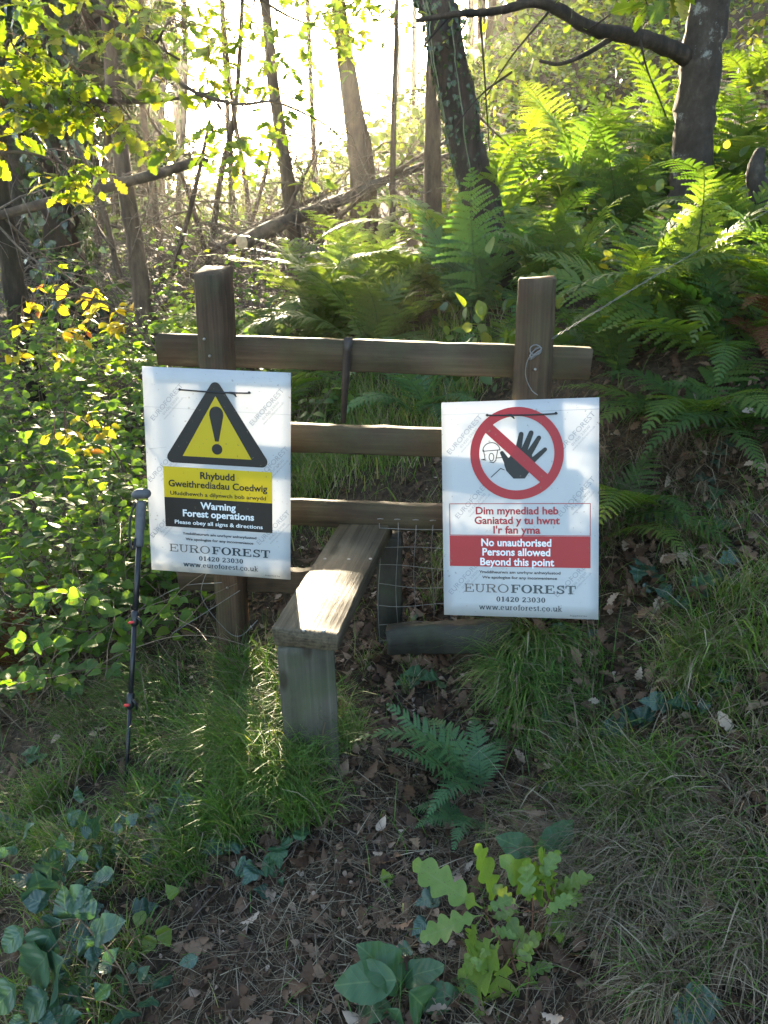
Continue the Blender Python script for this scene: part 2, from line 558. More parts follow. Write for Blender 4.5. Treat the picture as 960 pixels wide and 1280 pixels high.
M['under'] = foliage_mat('hillside_leaf', [(.0, (.025, .055, .018)), (.4, (.06, .11, .025)), (.75, (.11, .16, .03)), (1, (.2, .2, .05))], .5, (1.9, 1.75, .35), .4, .5, False, .5)
M['crown'] = foliage_mat('tree_crown_leaf', [(.0, (.025, .045, .02)), (.5, (.05, .085, .025)), (1, (.09, .12, .03))], .45, (1.7, 1.5, .4), .5, .4, False, .3)
M['needle'] = foliage_mat('conifer_needle', [(.0, (.018, .03, .016)), (.5, (.03, .05, .022)), (1, (.06, .075, .03))], .3, (1.4, 1.3, .5), .6, .3, False, .3)
M['broad'] = foliage_mat('broad_leaf', [(.0, (.022, .06, .03)), (.5, (.04, .095, .04)), (1, (.07, .13, .045))], .3, (1.4, 1.5, .4), .5, .45, True, .2)
M['grass'] = foliage_mat('grass_blade', [(.0, (.03, .08, .02)), (.4, (.065, .15, .025)), (.75, (.12, .2, .04)), (1, (.24, .23, .1))], .4, (1.5, 1.5, .4), .45, .4, False, 0)
M['straw'] = foliage_mat('dry_grass', [(.0, (.07, .05, .03)), (.5, (.19, .15, .1)), (1, (.42, .36, .26))], .3, (1.1, 1, .8), .7, .3, False, 0)
M['litter'] = foliage_mat('dead_leaf', [(.0, (.03, .016, .01)), (.45, (.09, .05, .03)), (.75, (.2, .125, .08)), (1, (.4, .31, .24))], .2, (1.1, .9, .6), .7, .3, False, 0)
M['stem_green'] = plain('green_stem', (.07, .09, .03), .6)
M['cane'] = plain('bramble_cane', (.12, .085, .055), .6)
M['cane_red'] = plain('reddish_stem', (.1, .045, .025), .6)
M['twig'] = plain('dead_twig', (.1, .075, .058), .9, noise=.35)
M['rachis'] = plain('fern_stalk', (.09, .085, .03), .6)
M['bark_dark'] = bark_mat('bark_dark', [(.3, (.009, .007, .005)), (.55, (.024, .018, .013)), (.75, (.055, .044, .034))])
M['bark_brown'] = bark_mat('bark_brown', [(.3, (.03, .02, .014)), (.55, (.085, .058, .04)), (.75, (.15, .11, .08))])
M['bark_pale'] = bark_mat('bark_lichened', [(.3, (.016, .012, .009)), (.55, (.042, .033, .025)), (.75, (.085, .07, .055))], (.2, .2, .175), .59, scale=14, zs=.7)
M['bark_log'] = bark_mat('log_bark', [(.3, (.025, .018, .013)), (.55, (.075, .053, .038)), (.75, (.15, .11, .08))], None, scale=10, zs=1)
M['cut'] = plain('cut_wood', (.42, .3, .18), .8)
M['post'] = wood_mat('post_wood', [(.3, (.026, .016, .01)), (.5, (.06, .036, .022)), (.7, (.11, .07, .045))], 'X', 24, .7, .5, .35)
M['rail'] = wood_mat('rail_wood', [(.3, (.022, .014, .009)), (.5, (.046, .031, .019)), (.7, (.09, .062, .04))], 'X', 26, .75, .5, .3)
M['step'] = wood_mat('step_wood', [(.32, (.018, .013, .008)), (.47, (.058, .044, .028)), (.66, (.12, .095, .062))], 'X', 30, .6, .9, .2)
M['support'] = wood_mat('support_wood', [(.3, (.032, .029, .022)), (.5, (.075, .068, .052)), (.7, (.13, .12, .095))], 'X', 22, .7, .5, .5)
M['rot'] = wood_mat('dark_wood', [(.3, (.016, .014, .012)), (.6, (.04, .036, .03)), (.8, (.06, .052, .043))], 'X', 22, .6, .5, .3)  # darker ramp than the other timbers, for bottom board and rear leg
M['steel'] = plain('galvanised_wire', (.17, .165, .16), .5, .5)
M['net'] = plain('netting_wire', (.16, .15, .14), .55, .4)
M['rust'] = plain('dark_steel', (.05, .04, .035), .55, .6)
M['nail'] = plain('nail_head', (.3, .28, .25), .4, .8)
M['board'] = board_mat('sign_plastic', (.55, .555, .565), .38, .35, .25)
M['sign_yellow'] = board_mat('sign_yellow', (.6, .44, .012), .3)
M['sign_black'] = board_mat('sign_black', (.006, .0045, .0045), .0, .5)
M['sign_brown'] = board_mat('sign_dark_panel', (.009, .005, .004), .0, .5)
M['sign_red'] = board_mat('sign_red', (.4, .012, .02), .3)
M['ink_red'] = board_mat('ink_red', (.3, .008, .02), .1)
M['ink_black'] = board_mat('ink_black', (.006, .006, .008), .0)
M['ink_slate'] = board_mat('ink_slate', (.016, .03, .04), .0)
M['ink_grey'] = board_mat('ink_grey', (.09, .08, .075), .1)
M['ink_pale'] = board_mat('ink_watermark', (.33, .34, .37), .3)
M['ink_white'] = board_mat('ink_white', (.86, .87, .88), .3)
M['tie'] = plain('cable_tie', (.012, .012, .014), .35)
M['pole_black'] = plain('pole_black', (.018, .018, .02), .35, .3)
M['pole_grey'] = plain('pole_grip', (.07, .07, .075), .6)
M['pole_red'] = plain('pole_red', (.5, .03, .03), .4)
M['strap'] = plain('strap_black', (.015, .015, .016), .8)
#PART2

# ------------------------------------------------------------------ ground sheet
def build_ground():
    a = np.linspace(-1, 1, 300)
    xs = np.sinh(a * 6.2) / np.sinh(6.2) * 150
    b = np.linspace(-.72, 1, 330)
    ys = np.sinh(b * 6.2) / np.sinh(6.2) * 240 + 1.6
    X, Y = np.meshgrid(xs, ys)
    Z = ground(X, Y)
    V = np.stack([X, Y, Z], -1).reshape(-1, 3)
    n = len(xs)
    i, j = np.meshgrid(np.arange(len(ys) - 1), np.arange(n - 1), indexing='ij')
    k = (i * n + j).ravel()
    o = obj('ground', mesh_data('ground', V, np.stack([k, k + 1, k + n + 1, k + n], 1), M['soil'], smooth=True))
    tagp(o, 'brown leaf strewn woodland soil of the path and slope', 'ground', kind='structure')


build_ground()


# ------------------------------------------------------------------ stile
def board(name, p0, p1, w, t, mat, parent, up=(0, 0, 1), ch=.004, jit=.0015, seg=26, cut0=0.0, cut1=0.0, roll=0.0):
    """A sawn timber: local X runs p0 -> p1, local Z is its width w, local Y its thickness t."""
    p0, p1 = Vector(p0), Vector(p1)
    L = (p1 - p0).length
    x = (p1 - p0).normalized()
    y = Vector(up).cross(x).normalized()
    z = x.cross(y)
    if roll:
        q = Matrix.Rotation(roll, 3, x)
        y, z = q @ y, q @ z
    hw, ht = w / 2, t / 2
    sec = np.array([(-ht + ch, -hw), (ht - ch, -hw), (ht, -hw + ch), (ht, hw - ch), (ht - ch, hw), (-ht + ch, hw), (-ht, hw - ch), (-ht, -hw + ch)])
    s = np.linspace(-L / 2, L / 2, seg)
    V = np.zeros((seg, 8, 3))
    drift = np.cumsum(rng.normal(0, jit * .35, (seg, 8, 2)), 0)
    drift -= drift.mean(0)
    for i in range(seg):
        V[i, :, 0] = s[i]
        V[i, :, 1:] = sec + rng.normal(0, jit * .5, (8, 2)) + drift[i]
    V[0, :, 0] += cut0 * sec[:, 1] + rng.normal(0, jit, 8)
    V[-1, :, 0] += cut1 * sec[:, 1] + rng.normal(0, jit, 8)
    # a tiny rim so the ends are not razor sharp
    e0, e1 = V[0].copy(), V[-1].copy()
    e0[:, 1:] *= .96
    e1[:, 1:] *= .96
    V[0, :, 0] += .003
    V[-1, :, 0] -= .003
    V = np.concatenate([e0[None], V, e1[None]], 0)
    m = seg + 2
    V = V.reshape(-1, 3)
    i, j = np.meshgrid(np.arange(m - 1), np.arange(8), indexing='ij')
    a = (i * 8 + j).ravel()
    b = (i * 8 + (j + 1) % 8).ravel()
    F4 = np.stack([a, b, b + 8, a + 8], 1)
    V = np.vstack([V, e0.mean(0)[None], e1.mean(0)[None]])
    jj = np.arange(8)
    F3 = np.vstack([np.stack([(jj + 1) % 8, jj, np.full(8, m * 8)], 1), np.stack([(m - 1) * 8 + jj, (m - 1) * 8 + (jj + 1) % 8, np.full(8, m * 8 + 1)], 1)])
    o = obj(name, mesh_data(name, V, [F3, F4], mat), parent)
    c = (p0 + p1) / 2 - (parent.location if parent else Vector())
    mat4 = Matrix((x, y, z)).transposed().to_4x4()
    o.rotation_euler = mat4.to_euler()
    o.location = c
    return o


def nail_mb(mb, p, nrm, r=.006):
    n = Vector(nrm).normalized()
    V, F, U = tube([Vector(p) - n * .003, Vector(p) + n * .0025], [r, r * .85], 8)
    mb.add(V, F)


def rel(p, par):
    return Vector(p) - par.location


fence = thing('stile_fence', 'weathered brown timber stile fence with rails between two posts', 'fence', (0, 2.3, 0))
LP_T, LP_B = P(266, 337, 2.40), P(296, 862, 2.40)
RP_T, RP_B = P(672, 347, 2.25), P(651, 800, 2.25)
lp_dir = (LP_B - LP_T).normalized()
rp_dir = (RP_B - RP_T).normalized()
board('post', LP_B + lp_dir * .3, LP_T, .092, .088, M['post'], fence, up=(-.25, -1, 0), cut1=-.22, ch=.006, jit=.003, seg=34)
board('post', RP_B + rp_dir * .3, RP_T, .092, .1, M['post'], fence, up=(-.33, -1, 0), cut1=.05, ch=.006, jit=.003, seg=34)
RY0, RY1 = 2.475, 2.325                         # the rails run behind the posts, the right end nearer


def rail(x0, y0, x1, y1, h, t=.04):
    f0 = (x0 - 198) / 540
    f1 = (x1 - 198) / 540
    return board('rail', P(x0, y0, RY0 + (RY1 - RY0) * f0), P(x1, y1, RY0 + (RY1 - RY0) * f1), h, t, M['rail'], fence, up=(0, .02, 1), jit=.002)


rail(198, 436, 738, 454.5, .097)
rail(262, 543, 690, 558, .09)
rail(262, 635, 690, 653, .088)
rail(225, 722, 418, 726, .085)
b = board('bottom_board', P(484, 800, 2.20), P(640, 792, 2.16), .098, .05, M['rot'], fence, up=(0, .1, 1), jit=.003)
b['label'] = 'dark plank lying along the bottom of the netting'
mb = MB()
for x, y, D in ((255, 424, 2.345), (262, 445, 2.345), (664, 447, 2.195), (669, 462, 2.195), (284, 735, 2.345)):
    nail_mb(mb, rel(P(x, y, D), fence), (0, -1, 0), .0045)
mb.build('nail', M['nail'], fence)

# steel strap hooked over the top rail
sb = MB()
s_top = P(434, 424, 2.375)
s_bot = P(429, 530, 2.405)
xs = .006
pts = [P(435, 423, 2.45), P(435, 421.5, 2.42), P(435.5, 422, 2.36), P(434, 440, 2.372), P(432, 470, 2.38), P(429, 529, 2.402)]
wd = [.012, .012, .013, .013, .012, .008, ]
V, F = [], []
for k, (p, w_) in enumerate(zip(pts, wd)):
    q = rel(p, fence)
    V += [(q.x - w_, q.y, q.z), (q.x + w_, q.y, q.z), (q.x + w_, q.y + .005, q.z - .002), (q.x - w_, q.y + .005, q.z - .002)]
for k in range(len(pts) - 1):
    for e in range(4):
        F.append((k * 4 + e, k * 4 + (e + 1) % 4, k * 4 + 4 + (e + 1) % 4, k * 4 + 4 + e))
F += [(0, 3, 2, 1), (len(V) - 4, len(V) - 3, len(V) - 2, len(V) - 1)]
sb.add(V, np.array(F))
sb.build('strap', M['rust'], fence)['label'] = 'dark steel strap hooked over the top rail'

# square wire netting under the third rail
nb = MB()
def netp(u, v):
    """u 0..1 from the rear step support to the right, v 0..1 downwards."""
    return rel(P(474 + u * 134, 654 + v * 148 + u * 4, 2.345 - .045 * u), fence)
for k, u in enumerate(np.linspace(0, 1, 7)):
    pts = [netp(u + .012 * math.sin(7 * v + k), v) + Vector((0, .01 * math.sin(5 * v + k * 2), 0)) for v in np.linspace(0, 1.0, 12)]
    V, F, U = tube(pts, .0013, 5)
    nb.add(V, F)
for k, v in enumerate(np.linspace(.04, 1, 7)):
    pts = [netp(u, v + .012 * math.sin(6 * u + k * 1.7)) + Vector((0, .008 * math.sin(6 * u + k), 0)) for u in np.linspace(0, 1, 12)]
    V, F, U = tube(pts, .0013, 5)
    nb.add(V, F)
for u in (0.01, .17, .34, .5, .67):
    c = netp(u, -.03)
    V, F, U = tube([c + Vector((-.01, -.003, .004)), c + Vector((0, -.005, .006)), c + Vector((.01, -.003, .004))], .0018, 5)
    nb.add(V, F)
nb.build('wire_netting', M['net'], fence)['label'] = 'square wire netting stapled under the third rail'

# the plank to step on
step = thing('stile_step', 'grey plank step on a square timber leg running through the stile', 'step', (-.2, 1.75, .1))
PN, PF = P(380, 790, 1.70), P(461, 651, 2.46)
PN.z = .5605
PF.z = .566
board('tread', PN, PF, .172, .05, M['step'], step, up=(-.99, -.15, 0), jit=.0012, seg=40, ch=.004)
SX = P(382, 815, 1.735)
SB = P(391, 950, 1.745)
board('leg', SB + Vector((.004, 0, -.22)), Vector((SX.x, SX.y, .534)), .148, .062, M['support'], step, up=(-.99, -.14, 0), jit=.0013, ch=.004)
RSX = P(487, 690, 2.42)
board('leg', Vector((RSX.x + .004, 2.42, -.1)), Vector((RSX.x, 2.42, .537)), .085, .07, M['rot'], step, up=(-.99, .1, 0), jit=.003)['label'] = 'dark rear leg of the step behind the netting'
mb = MB()
for x, y in ((380, 788), (404.5, 789), (406, 699), (436, 699.5), (463, 699)):
    a = TILT + math.atan((y - 640) / FPX)
    D = (EYE - .5868) / math.tan(a)
    nail_mb(mb, rel(P(x, y, D), step), (0, 0, 1), .0058)
mb.build('nail', M['nail'], step)

# stray fence wires
def wire(name, label, strands, r=.0016):
    t = thing(name, label, 'wire', Vector(strands[0][0]))
    m_ = MB()
    for ctrl in strands:
        V, F, U = tube([rel(p, t) for p in spline(ctrl, 26)], r, 5)
        m_.add(V, F)
    m_.build('strand', M['steel'], t)
    return t


def twist(ctrl, off, n=60, r=.004, ph=0.0, turns=26):
    s = spline(ctrl, n)
    a = np.linspace(0, turns * math.pi, n) + ph
    s[:, 2] += r * np.sin(a)
    s[:, 1] += r * np.cos(a)
    return s


wc = [P(668, 437, 2.19), P(720, 405, 2.3), P(790, 362, 2.6), P(870, 315, 3.0), P(975, 255, 3.6)]
w1 = wire('fence_wire', 'twisted pair of wires stretched from the right post up into the ferns', [wc])
w1.children[0].data = (lambda m_: ([m_.add(*tube([rel(p, w1) for p in twist(wc, 0, 90, .0028, ph)], .0009, 5)[:2]) for ph in (0, math.pi)], m_.data('strand', M['steel']))[1])(MB())
kb = MB()
for k in range(3):
    c = P(669, 437 + k * 3, 2.19)
    pts = [rel(c + Vector((.016 * math.cos(a), .004 * math.sin(a) - .006, .014 * math.sin(a + k))), w1) for a in np.linspace(0, 6.3, 14)]
    kb.add(*tube(pts, .0018, 5)[:2])
kb.add(*tube([rel(p, w1) for p in spline([P(668, 437, 2.18), P(659, 452, 2.185), P(657, 470, 2.185), P(664, 487, 2.18), P(672, 494, 2.17)], 20)], .0014, 5)[:2])
kb.build('knot', M['steel'], w1)
wire('fence_wire', 'pale slack wire running left from the warning sign into brambles',
     [[P(300, 738, 2.33), P(250, 770, 2.38), P(215, 792, 2.4)], [P(277, 728, 2.33), P(215, 738, 2.5), P(130, 790, 2.8)]], .0013)
wire('fence_wire', 'loose wire wrapped round the foot of the left post',
     [[P(262, 705, 2.33), P(252, 745, 2.32), P(280, 785, 2.335), P(300, 795, 2.33), P(322, 775, 2.35)], [P(280, 822, 2.335), P(300, 826, 2.325), P(325, 800, 2.36)]], .0013)


# ------------------------------------------------------------------ signs
import bmesh
WS, HS = .466, .659


class Flat:
    """Flat shapes on a sign's face: X right, Z up, each layer a hair in front of the one below."""
    def __init__(s, lift):
        s.bm = bmesh.new()
        s.y = -lift

    def poly(s, pts):
        s.y -= 2e-6
        f = s.bm.faces.new([s.bm.verts.new((x, s.y, z)) for x, z in pts])
        bmesh.ops.triangulate(s.bm, faces=[f])

    def rect(s, x0, z0, x1, z1):
        s.poly([(x0, z0), (x1, z0), (x1, z1), (x0, z1)])

    def band(s, cx, cz, rx, rz, a0, a1, tx, tz, n=40):
        a = np.radians(np.linspace(a0, a1, n + 1))
        s.y -= 2e-6
        o = [s.bm.verts.new((cx + rx * math.cos(t), s.y, cz + rz * math.sin(t))) for t in a]
        i = [s.bm.verts.new((cx + (rx - tx) * math.cos(t), s.y, cz + (rz - tz) * math.sin(t))) for t in a]
        for k in range(n):
            s.bm.faces.new((o[k], o[k + 1], i[k + 1], i[k]))

    def capsule(s, x0, z0, x1, z1, r0, r1, n=8):
        a = math.atan2(z1 - z0, x1 - x0)
        p = [(x0 + r0 * math.cos(a + t), z0 + r0 * math.sin(a + t)) for t in np.linspace(math.pi / 2, 3 * math.pi / 2, n)]
        p += [(x1 + r1 * math.cos(a + t), z1 + r1 * math.sin(a + t)) for t in np.linspace(-math.pi / 2, math.pi / 2, n)]
        s.poly(p)

    def stroke(s, pts, w):
        for a, b in zip(pts[:-1], pts[1:]): s.capsule(*a, *b, w / 2, w / 2, 5)

    def text(s, body, x, z, width, size, bold=.012, ang=0.0):
        c = bpy.data.curves.new('t', 'FONT')
        c.body = body
        c.size = 1
        c.offset = bold
        c.align_x = 'CENTER'
        c.fill_mode = 'FRONT'
        c.resolution_u = 3
        o = bpy.data.objects.new('t', c)
        me = bpy.data.meshes.new_from_object(o)
        co = np.zeros(len(me.vertices) * 3)
        me.vertices.foreach_get('co', co)
        co = co.reshape(-1, 3)
        cx = (co[:, 0].min() + co[:, 0].max()) / 2
        kx = width / (co[:, 0].max() - co[:, 0].min())
        kz = size / .7                                   # the built-in face's capitals are about .7 high
        X = (co[:, 0] - cx) * kx
        Z = co[:, 1] * kz - size / 2
        s.y -= 2e-6
        ca, sa = math.cos(ang), math.sin(ang)
        co2 = np.stack([x + X * ca - Z * sa, np.full(len(X), s.y), z + X * sa + Z * ca], 1)
        me.vertices.foreach_set('co', co2.ravel())
        s.bm.from_mesh(me)
        bpy.data.objects.remove(o)
        bpy.data.curves.remove(c)
        bpy.data.meshes.remove(me)

    def build(s, name, mat, parent):
        for f in s.bm.faces:
            f.normal_update()
            if f.normal.y > 0: f.normal_flip()
        me = bpy.data.meshes.new(name)
        s.bm.to_mesh(me)
        s.bm.free()
        me.materials.append(mat)
        return obj(name, me, parent)


def slab_glyph(f, ch, ox, oz, k, kx, heavy):
    """Slab serif letters drawn from bars and bows; returns the advance."""
    s = .2 if heavy else .13
    t = .1 if heavy else .085
    X = lambda v: ox + v * kx
    Z = lambda v: oz + v * k
    r = lambda a, b, c, d: f.rect(X(a), Z(b), X(c), Z(d))
    bow = lambda cx, cz, rx, rz, a0, a1, tx=None, tz=None: f.band(X(cx), Z(cz), rx * kx, rz * k, a0, a1, (tx or s) * kx, (tz or t) * k, 20)
    pl = lambda *p: f.poly([(X(a), Z(b)) for a, b in p])
    if ch == 'E':
        r(.1, 0, .1 + s, 1); r(0, 1 - t, .78, 1); r(0, 0, .82, t); r(.1, .46, .58, .46 + t); r(.7, .7, .78, 1); r(.74, 0, .82, .32); r(.5, .34, .58, .68); return .92
    if ch == 'F':
        r(.1, 0, .1 + s, 1); r(0, 1 - t, .78, 1); r(0, 0, .46, t); r(.1, .46, .58, .46 + t); r(.7, .7, .78, 1); r(.5, .34, .58, .68); return .85
    if ch == 'T':
        r(.42 - s / 2, 0, .42 + s / 2, 1); r(.2, 0, .64, t); r(0, 1 - t, .84, 1); r(0, .66, .08, 1); r(.76, .66, .84, 1); return .9
    if ch == 'O':
        bow(.48, .5, .46, .52, 0, 360); return 1.0
    if ch == 'U':
        r(.1, .34, .1 + s, 1); r(.74 - t, .34, .74, 1); bow(.42, .34, .32, .36, 180, 360, (s + t) / 2); r(0, 1 - t, .4, 1); r(.54, 1 - t, .86, 1); return .95
    if ch == 'R':
        r(.1, 0, .1 + s, 1); r(0, 0, .42, t); r(0, 1 - t, .5, 1); bow(.5, .745, .3, .255, -90, 90); r(.1, .49, .5, .49 + t); pl((.42, .49), (.62, .49), (.86, 0), (.66, 0)); r(.6, 0, .95, t); return .98
    if ch == 'S':
        bow(.4, .735, .3, .275, 20, 270, s * .8, t * 1.2); bow(.4, .265, .32, .275, -160, 90, s * .8, t * 1.2); r(.6, .66, .68, 1); r(.08, 0, .16, .34); return .8
    if ch == '0':
        bow(.3, .5, .28, .52, 0, 360, s * .9); return .66
    if ch == '1':
        r(.3 - s / 2, 0, .3 + s / 2, 1); r(.1, 0, .5, t); pl((.08, .8), (.3, 1), (.3, .86), (.1, .74)); return .6
    if ch == '2':
        bow(.3, .72, .26, .28, -20, 180, s * .8); pl((.38, .62), (.56, .66), (.26, t), (.03, t)); r(.03, 0, .58, t * 1.3); r(.5, 0, .58, .26); return .68
    if ch == '3':
        bow(.28, .75, .25, .25, -90, 160, s * .8); bow(.28, .27, .28, .28, -160, 90, s * .8); return .66
    if ch == '4':
        r(.34, 0, .34 + s * .85, 1); r(.02, .24, .62, .24 + t); pl((.02, .24), (.12, .24), (.42, 1), (.34, 1)); r(.22, 0, .58, t); return .68
    if ch == ' ': return .34
    if ch == '.':
        f.band(X(.13), Z(.08), .08 * kx * 1.2, .08 * k, 0, 360, .079 * kx * 1.2, .079 * k, 10); return .28
    h = .68                                              # lower case
    d = .09 if not heavy else .14
    if ch == 'w':
        for a, b in (((.08, h), (.26, 0)), ((.26, 0), (.44, h)), ((.44, h), (.62, 0)), ((.62, 0), (.8, h))):
            pl((a[0] - d / 2, a[1]), (a[0] + d / 2, a[1]), (b[0] + d / 2, b[1]), (b[0] - d / 2, b[1]))
        r(0, h - .06, .22, h); r(.68, h - .06, .9, h); return .92
    if ch == 'e':
        bow(.28, h / 2, .26, h / 2 + .02, 0, 310, d, .07); r(.06, .32, .53, .39); return .62
    if ch == 'o':
        bow(.29, h / 2, .27, h / 2 + .02, 0, 360, d, .07); return .64
    if ch == 'c':
        bow(.28, h / 2, .26, h / 2 + .02, 40, 320, d, .07); r(.4, .46, .5, .6); return .58
    if ch == 'u':
        r(.1, .2, .1 + d, h); r(.46, 0, .46 + d, h); bow(.28, .24, .18, .26, 180, 360, d, .07); r(0, h - .06, .15, h); r(.36, h - .06, .5, h); r(.46, 0, .64, .06); return .68
    if ch == 'r':
        r(.1, 0, .1 + d, h); r(0, 0, .3, .06); r(0, h - .06, .15, h); bow(.32, .42, .2, .27, 60, 180, d, .08); return .5
    if ch == 'f':
        r(.12, 0, .12 + d, .82); r(.02, 0, .34, .06); r(0, h - .06, .36, h); bow(.3, .8, .18, .2, 40, 180, d, .07); return .4
    if ch == 's':
        bow(.24, .51, .19, .19, 20, 270, d, .07); bow(.24, .18, .2, .2, -160, 90, d, .07); return .5
    if ch == 't':
        r(.12, .14, .12 + d, .86); r(0, h - .06, .34, h); bow(.26, .16, .14, .18, 180, 330, d, .07); return .42
    if ch == 'k':
        r(.1, 0, .1 + d, 1); r(0, 0, .28, .06); r(0, .94, .15, 1); pl((.18, .28), (.42, h), (.52, h), (.24, .24)); pl((.26, .4), (.34, .46), (.56, 0), (.44, 0)); r(.36, 0, .64, .06); r(.34, h - .06, .6, h); return .66
    return .5


def slab_text(f, body, x, z, width, size, heavy=False):
    dummy = Flat(0)
    adv = [slab_glyph(dummy, c, 0, 0, 1, 1, heavy) for c in body]
    dummy.bm.free()
    kx = width / (sum(adv) - .06)
    ox = x - width / 2
    for c, a in zip(body, adv):
        slab_glyph(f, c, ox, z - size / 2, size, kx, heavy)
        ox += a * kx


def sign_root(label, loc, ang):
    ca = [R(v) for v in ang]
    m3 = Matrix.Rotation(ca[0], 3, 'Z') @ Matrix.Rotation(ca[1], 3, 'X') @ Matrix.Rotation(ca[2], 3, 'Y')
    s = thing('warning_sign', label, 'sign', loc)
    s.rotation_euler = m3.to_euler()
    # the corrugated plastic board: gently bowed sheet, 4 mm thick
    n, k = 12, 16
    V = []
    for side in (0, 1):
        for j in range(k + 1):
            for i in range(n + 1):
                V.append(((i / n - .5) * WS, .004 * side, (j / k - .5) * HS))
    F = []
    S = (n + 1) * (k + 1)
    for j in range(k):
        for i in range(n):
            a = j * (n + 1) + i
            F.append((a, a + 1, a + n + 2, a + n + 1))
            F.append((S + a, S + a + n + 1, S + a + n + 2, S + a + 1))
    for i in range(n):
        F.append((i, S + i, S + i + 1, i + 1))
        a = k * (n + 1) + i
        F.append((a, a + 1, S + a + 1, S + a))
    for j in range(k):
        a = j * (n + 1)
        F.append((a, a + n + 1, S + a + n + 1, S + a))
        a += n
        F.append((a, S + a, S + a + n + 1, a + n + 1))
    obj('board', mesh_data('board', V, np.array(F), M['board']), s)
    return s


UX = lambda u: (u - .5) * WS
VZ = lambda v: (.5 - v) * HS


def watermarks(s, spots):
    for u, v in spots:
        f = Flat(.0006)
        a = R(48)
        f.text('EUROFOREST', UX(u), VZ(v), .15, .0155, .0, a)
        ox, oz = math.sin(a), -math.cos(a)
        f.text('01420 23030', UX(u) + ox * .017, VZ(v) + oz * .017, .075, .0075, .0, a)
        f.text('www.euroforest.co.uk', UX(u) + ox * .028, VZ(v) + oz * .028, .095, .0065, .0, a)
        f.build('watermark', M['ink_pale'], s)


def footer(s, v):
    f = Flat(.0012)
    f.text('Ymddiheurwn am unrhyw anhwylustod', 0, VZ(v[0]), .245, .0082, .022)
    f.text('We apologise for any inconvenience', 0, VZ(v[1]), .225, .0082, .022)
    f.build('lettering', M['ink_black'], s)
    f = Flat(.0012)
    slab_text(f, 'EURO', -.100, VZ(v[2]), .136, .0255, False)
    f.build('logo', M['ink_grey'], s)
    f = Flat(.0012)
    slab_text(f, 'FOREST', .071, VZ(v[2]), .192, .0255, True)
    slab_text(f, '01420 23030', 0.004, VZ(v[3]), .148, .0155, True)
    slab_text(f, 'www.euroforest.co.uk', 0.002, VZ(v[4]), .25, .0175, True)
    f.text('Supplied by', .175, VZ(.985), .05, .004, 0)
    f.build('lettering', M['ink_slate'], s)


def cable_tie(s, x0, x1, v, knot):
    m_ = MB()
    pts = [(x0 - .004, .006, VZ(v) + .001), (x0, -.003, VZ(v) + .001), (x0 + .02, -.0045, VZ(v)), ((x0 + x1) / 2, -.005, VZ(v) - .002), (x1 - .02, -.0045, VZ(v) - .001), (x1, -.003, VZ(v)), (x1 + .004, .006, VZ(v))]
    m_.add(*tube(spline(pts, 30), .0026, 6)[:2])
    m_.add(*tube([(knot - .012, -.006, VZ(v) - .001), (knot + .003, -.0085, VZ(v) - .002), (knot + .012, -.011, VZ(v) - .012)], [.0035, .0045, .002], 6)[:2])
    m_.build('cable_tie', M['tie'], s)
    for hx in (x0, x1):
        f = Flat(.002)
        f.poly([(hx + .0042 * math.cos(t), VZ(v) + .001 + .0042 * math.sin(t)) for t in np.linspace(0, 6.0, 14)])
        f.build('hole_dark_disc', M['sign_black'], s)  # flat black disc paints the dark inside a hole


# -- the yellow and black warning
s1 = sign_root('white sign with black and yellow warning triangle above Rhybudd and Warning panels', (-.5225, 2.285, .800), (-7.0, -7.2, 1.0))
watermarks(s1, [(.16, .16), (.84, .16), (.87, .43), (.12, .46), (.12, .74), (.88, .74)])


def round_tri(cx, top, half, bot, rr):
    """Upright triangle with rounded corners, as a point list."""
    c = [(cx, top), (cx - half, bot), (cx + half, bot)]
    out = []
    for i in range(3):
        p = np.array(c[i]); a = np.array(c[i - 1]) - p; b = np.array(c[(i + 1) % 3]) - p
        a /= np.linalg.norm(a); b /= np.linalg.norm(b)
        ang = math.acos(a @ b) / 2
        ctr = p + (a + b) / np.linalg.norm(a + b) * rr / math.sin(ang)
        t0 = p + a * rr / math.tan(ang) - ctr
        t1 = p + b * rr / math.tan(ang) - ctr
        a0 = math.atan2(t0[1], t0[0]); a1 = math.atan2(t1[1], t1[0])
        d = (a1 - a0 + math.pi) % (2 * math.pi) - math.pi
        out += [(ctr[0] + rr * math.cos(a0 + d * k / 8), ctr[1] + rr * math.sin(a0 + d * k / 8)) for k in range(9)]
    return out


f = Flat(.001)
f.poly(round_tri(UX(.497), VZ(.035), .177, VZ(.448), .018))
f.build('warning_triangle', M['sign_black'], s1)
f = Flat(.0014)
f.poly([(UX(.497), VZ(.122)), (UX(.497) - .111, VZ(.413)), (UX(.497) + .111, VZ(.413))])
f.build('yellow_triangle', M['sign_yellow'], s1)
f = Flat(.0018)
cx = UX(.5)
pts = [(cx + .022 * math.cos(t), VZ(.203) + .022 * math.sin(t)) for t in np.linspace(0, math.pi, 14)]
pts = [(cx + .0225, VZ(.212))] + pts + [(cx - .0225, VZ(.212)), (cx - .006, VZ(.335)), (cx + .006, VZ(.335))]
f.poly(pts)
f.poly([(cx + .017 * math.cos(t), VZ(.372) + .017 * math.sin(t)) for t in np.linspace(0, 6.1, 22)])
f.build('exclamation_mark', M['sign_black'], s1)
f = Flat(.001)
f.rect(UX(.118), VZ(.622), UX(.876), VZ(.468))
f.build('yellow_panel', M['sign_yellow'], s1)
f = Flat(.0012)
f.rect(UX(.118), VZ(.768), UX(.876), VZ(.62))
f.build('black_panel', M['sign_brown'], s1)
f = Flat(.0018)
f.text('Rhybudd', UX(.497), VZ(.503), .112, .0215, .028)
f.text('Gweithrediadau Coedwig', UX(.497), VZ(.549), .322, .0215, .022)
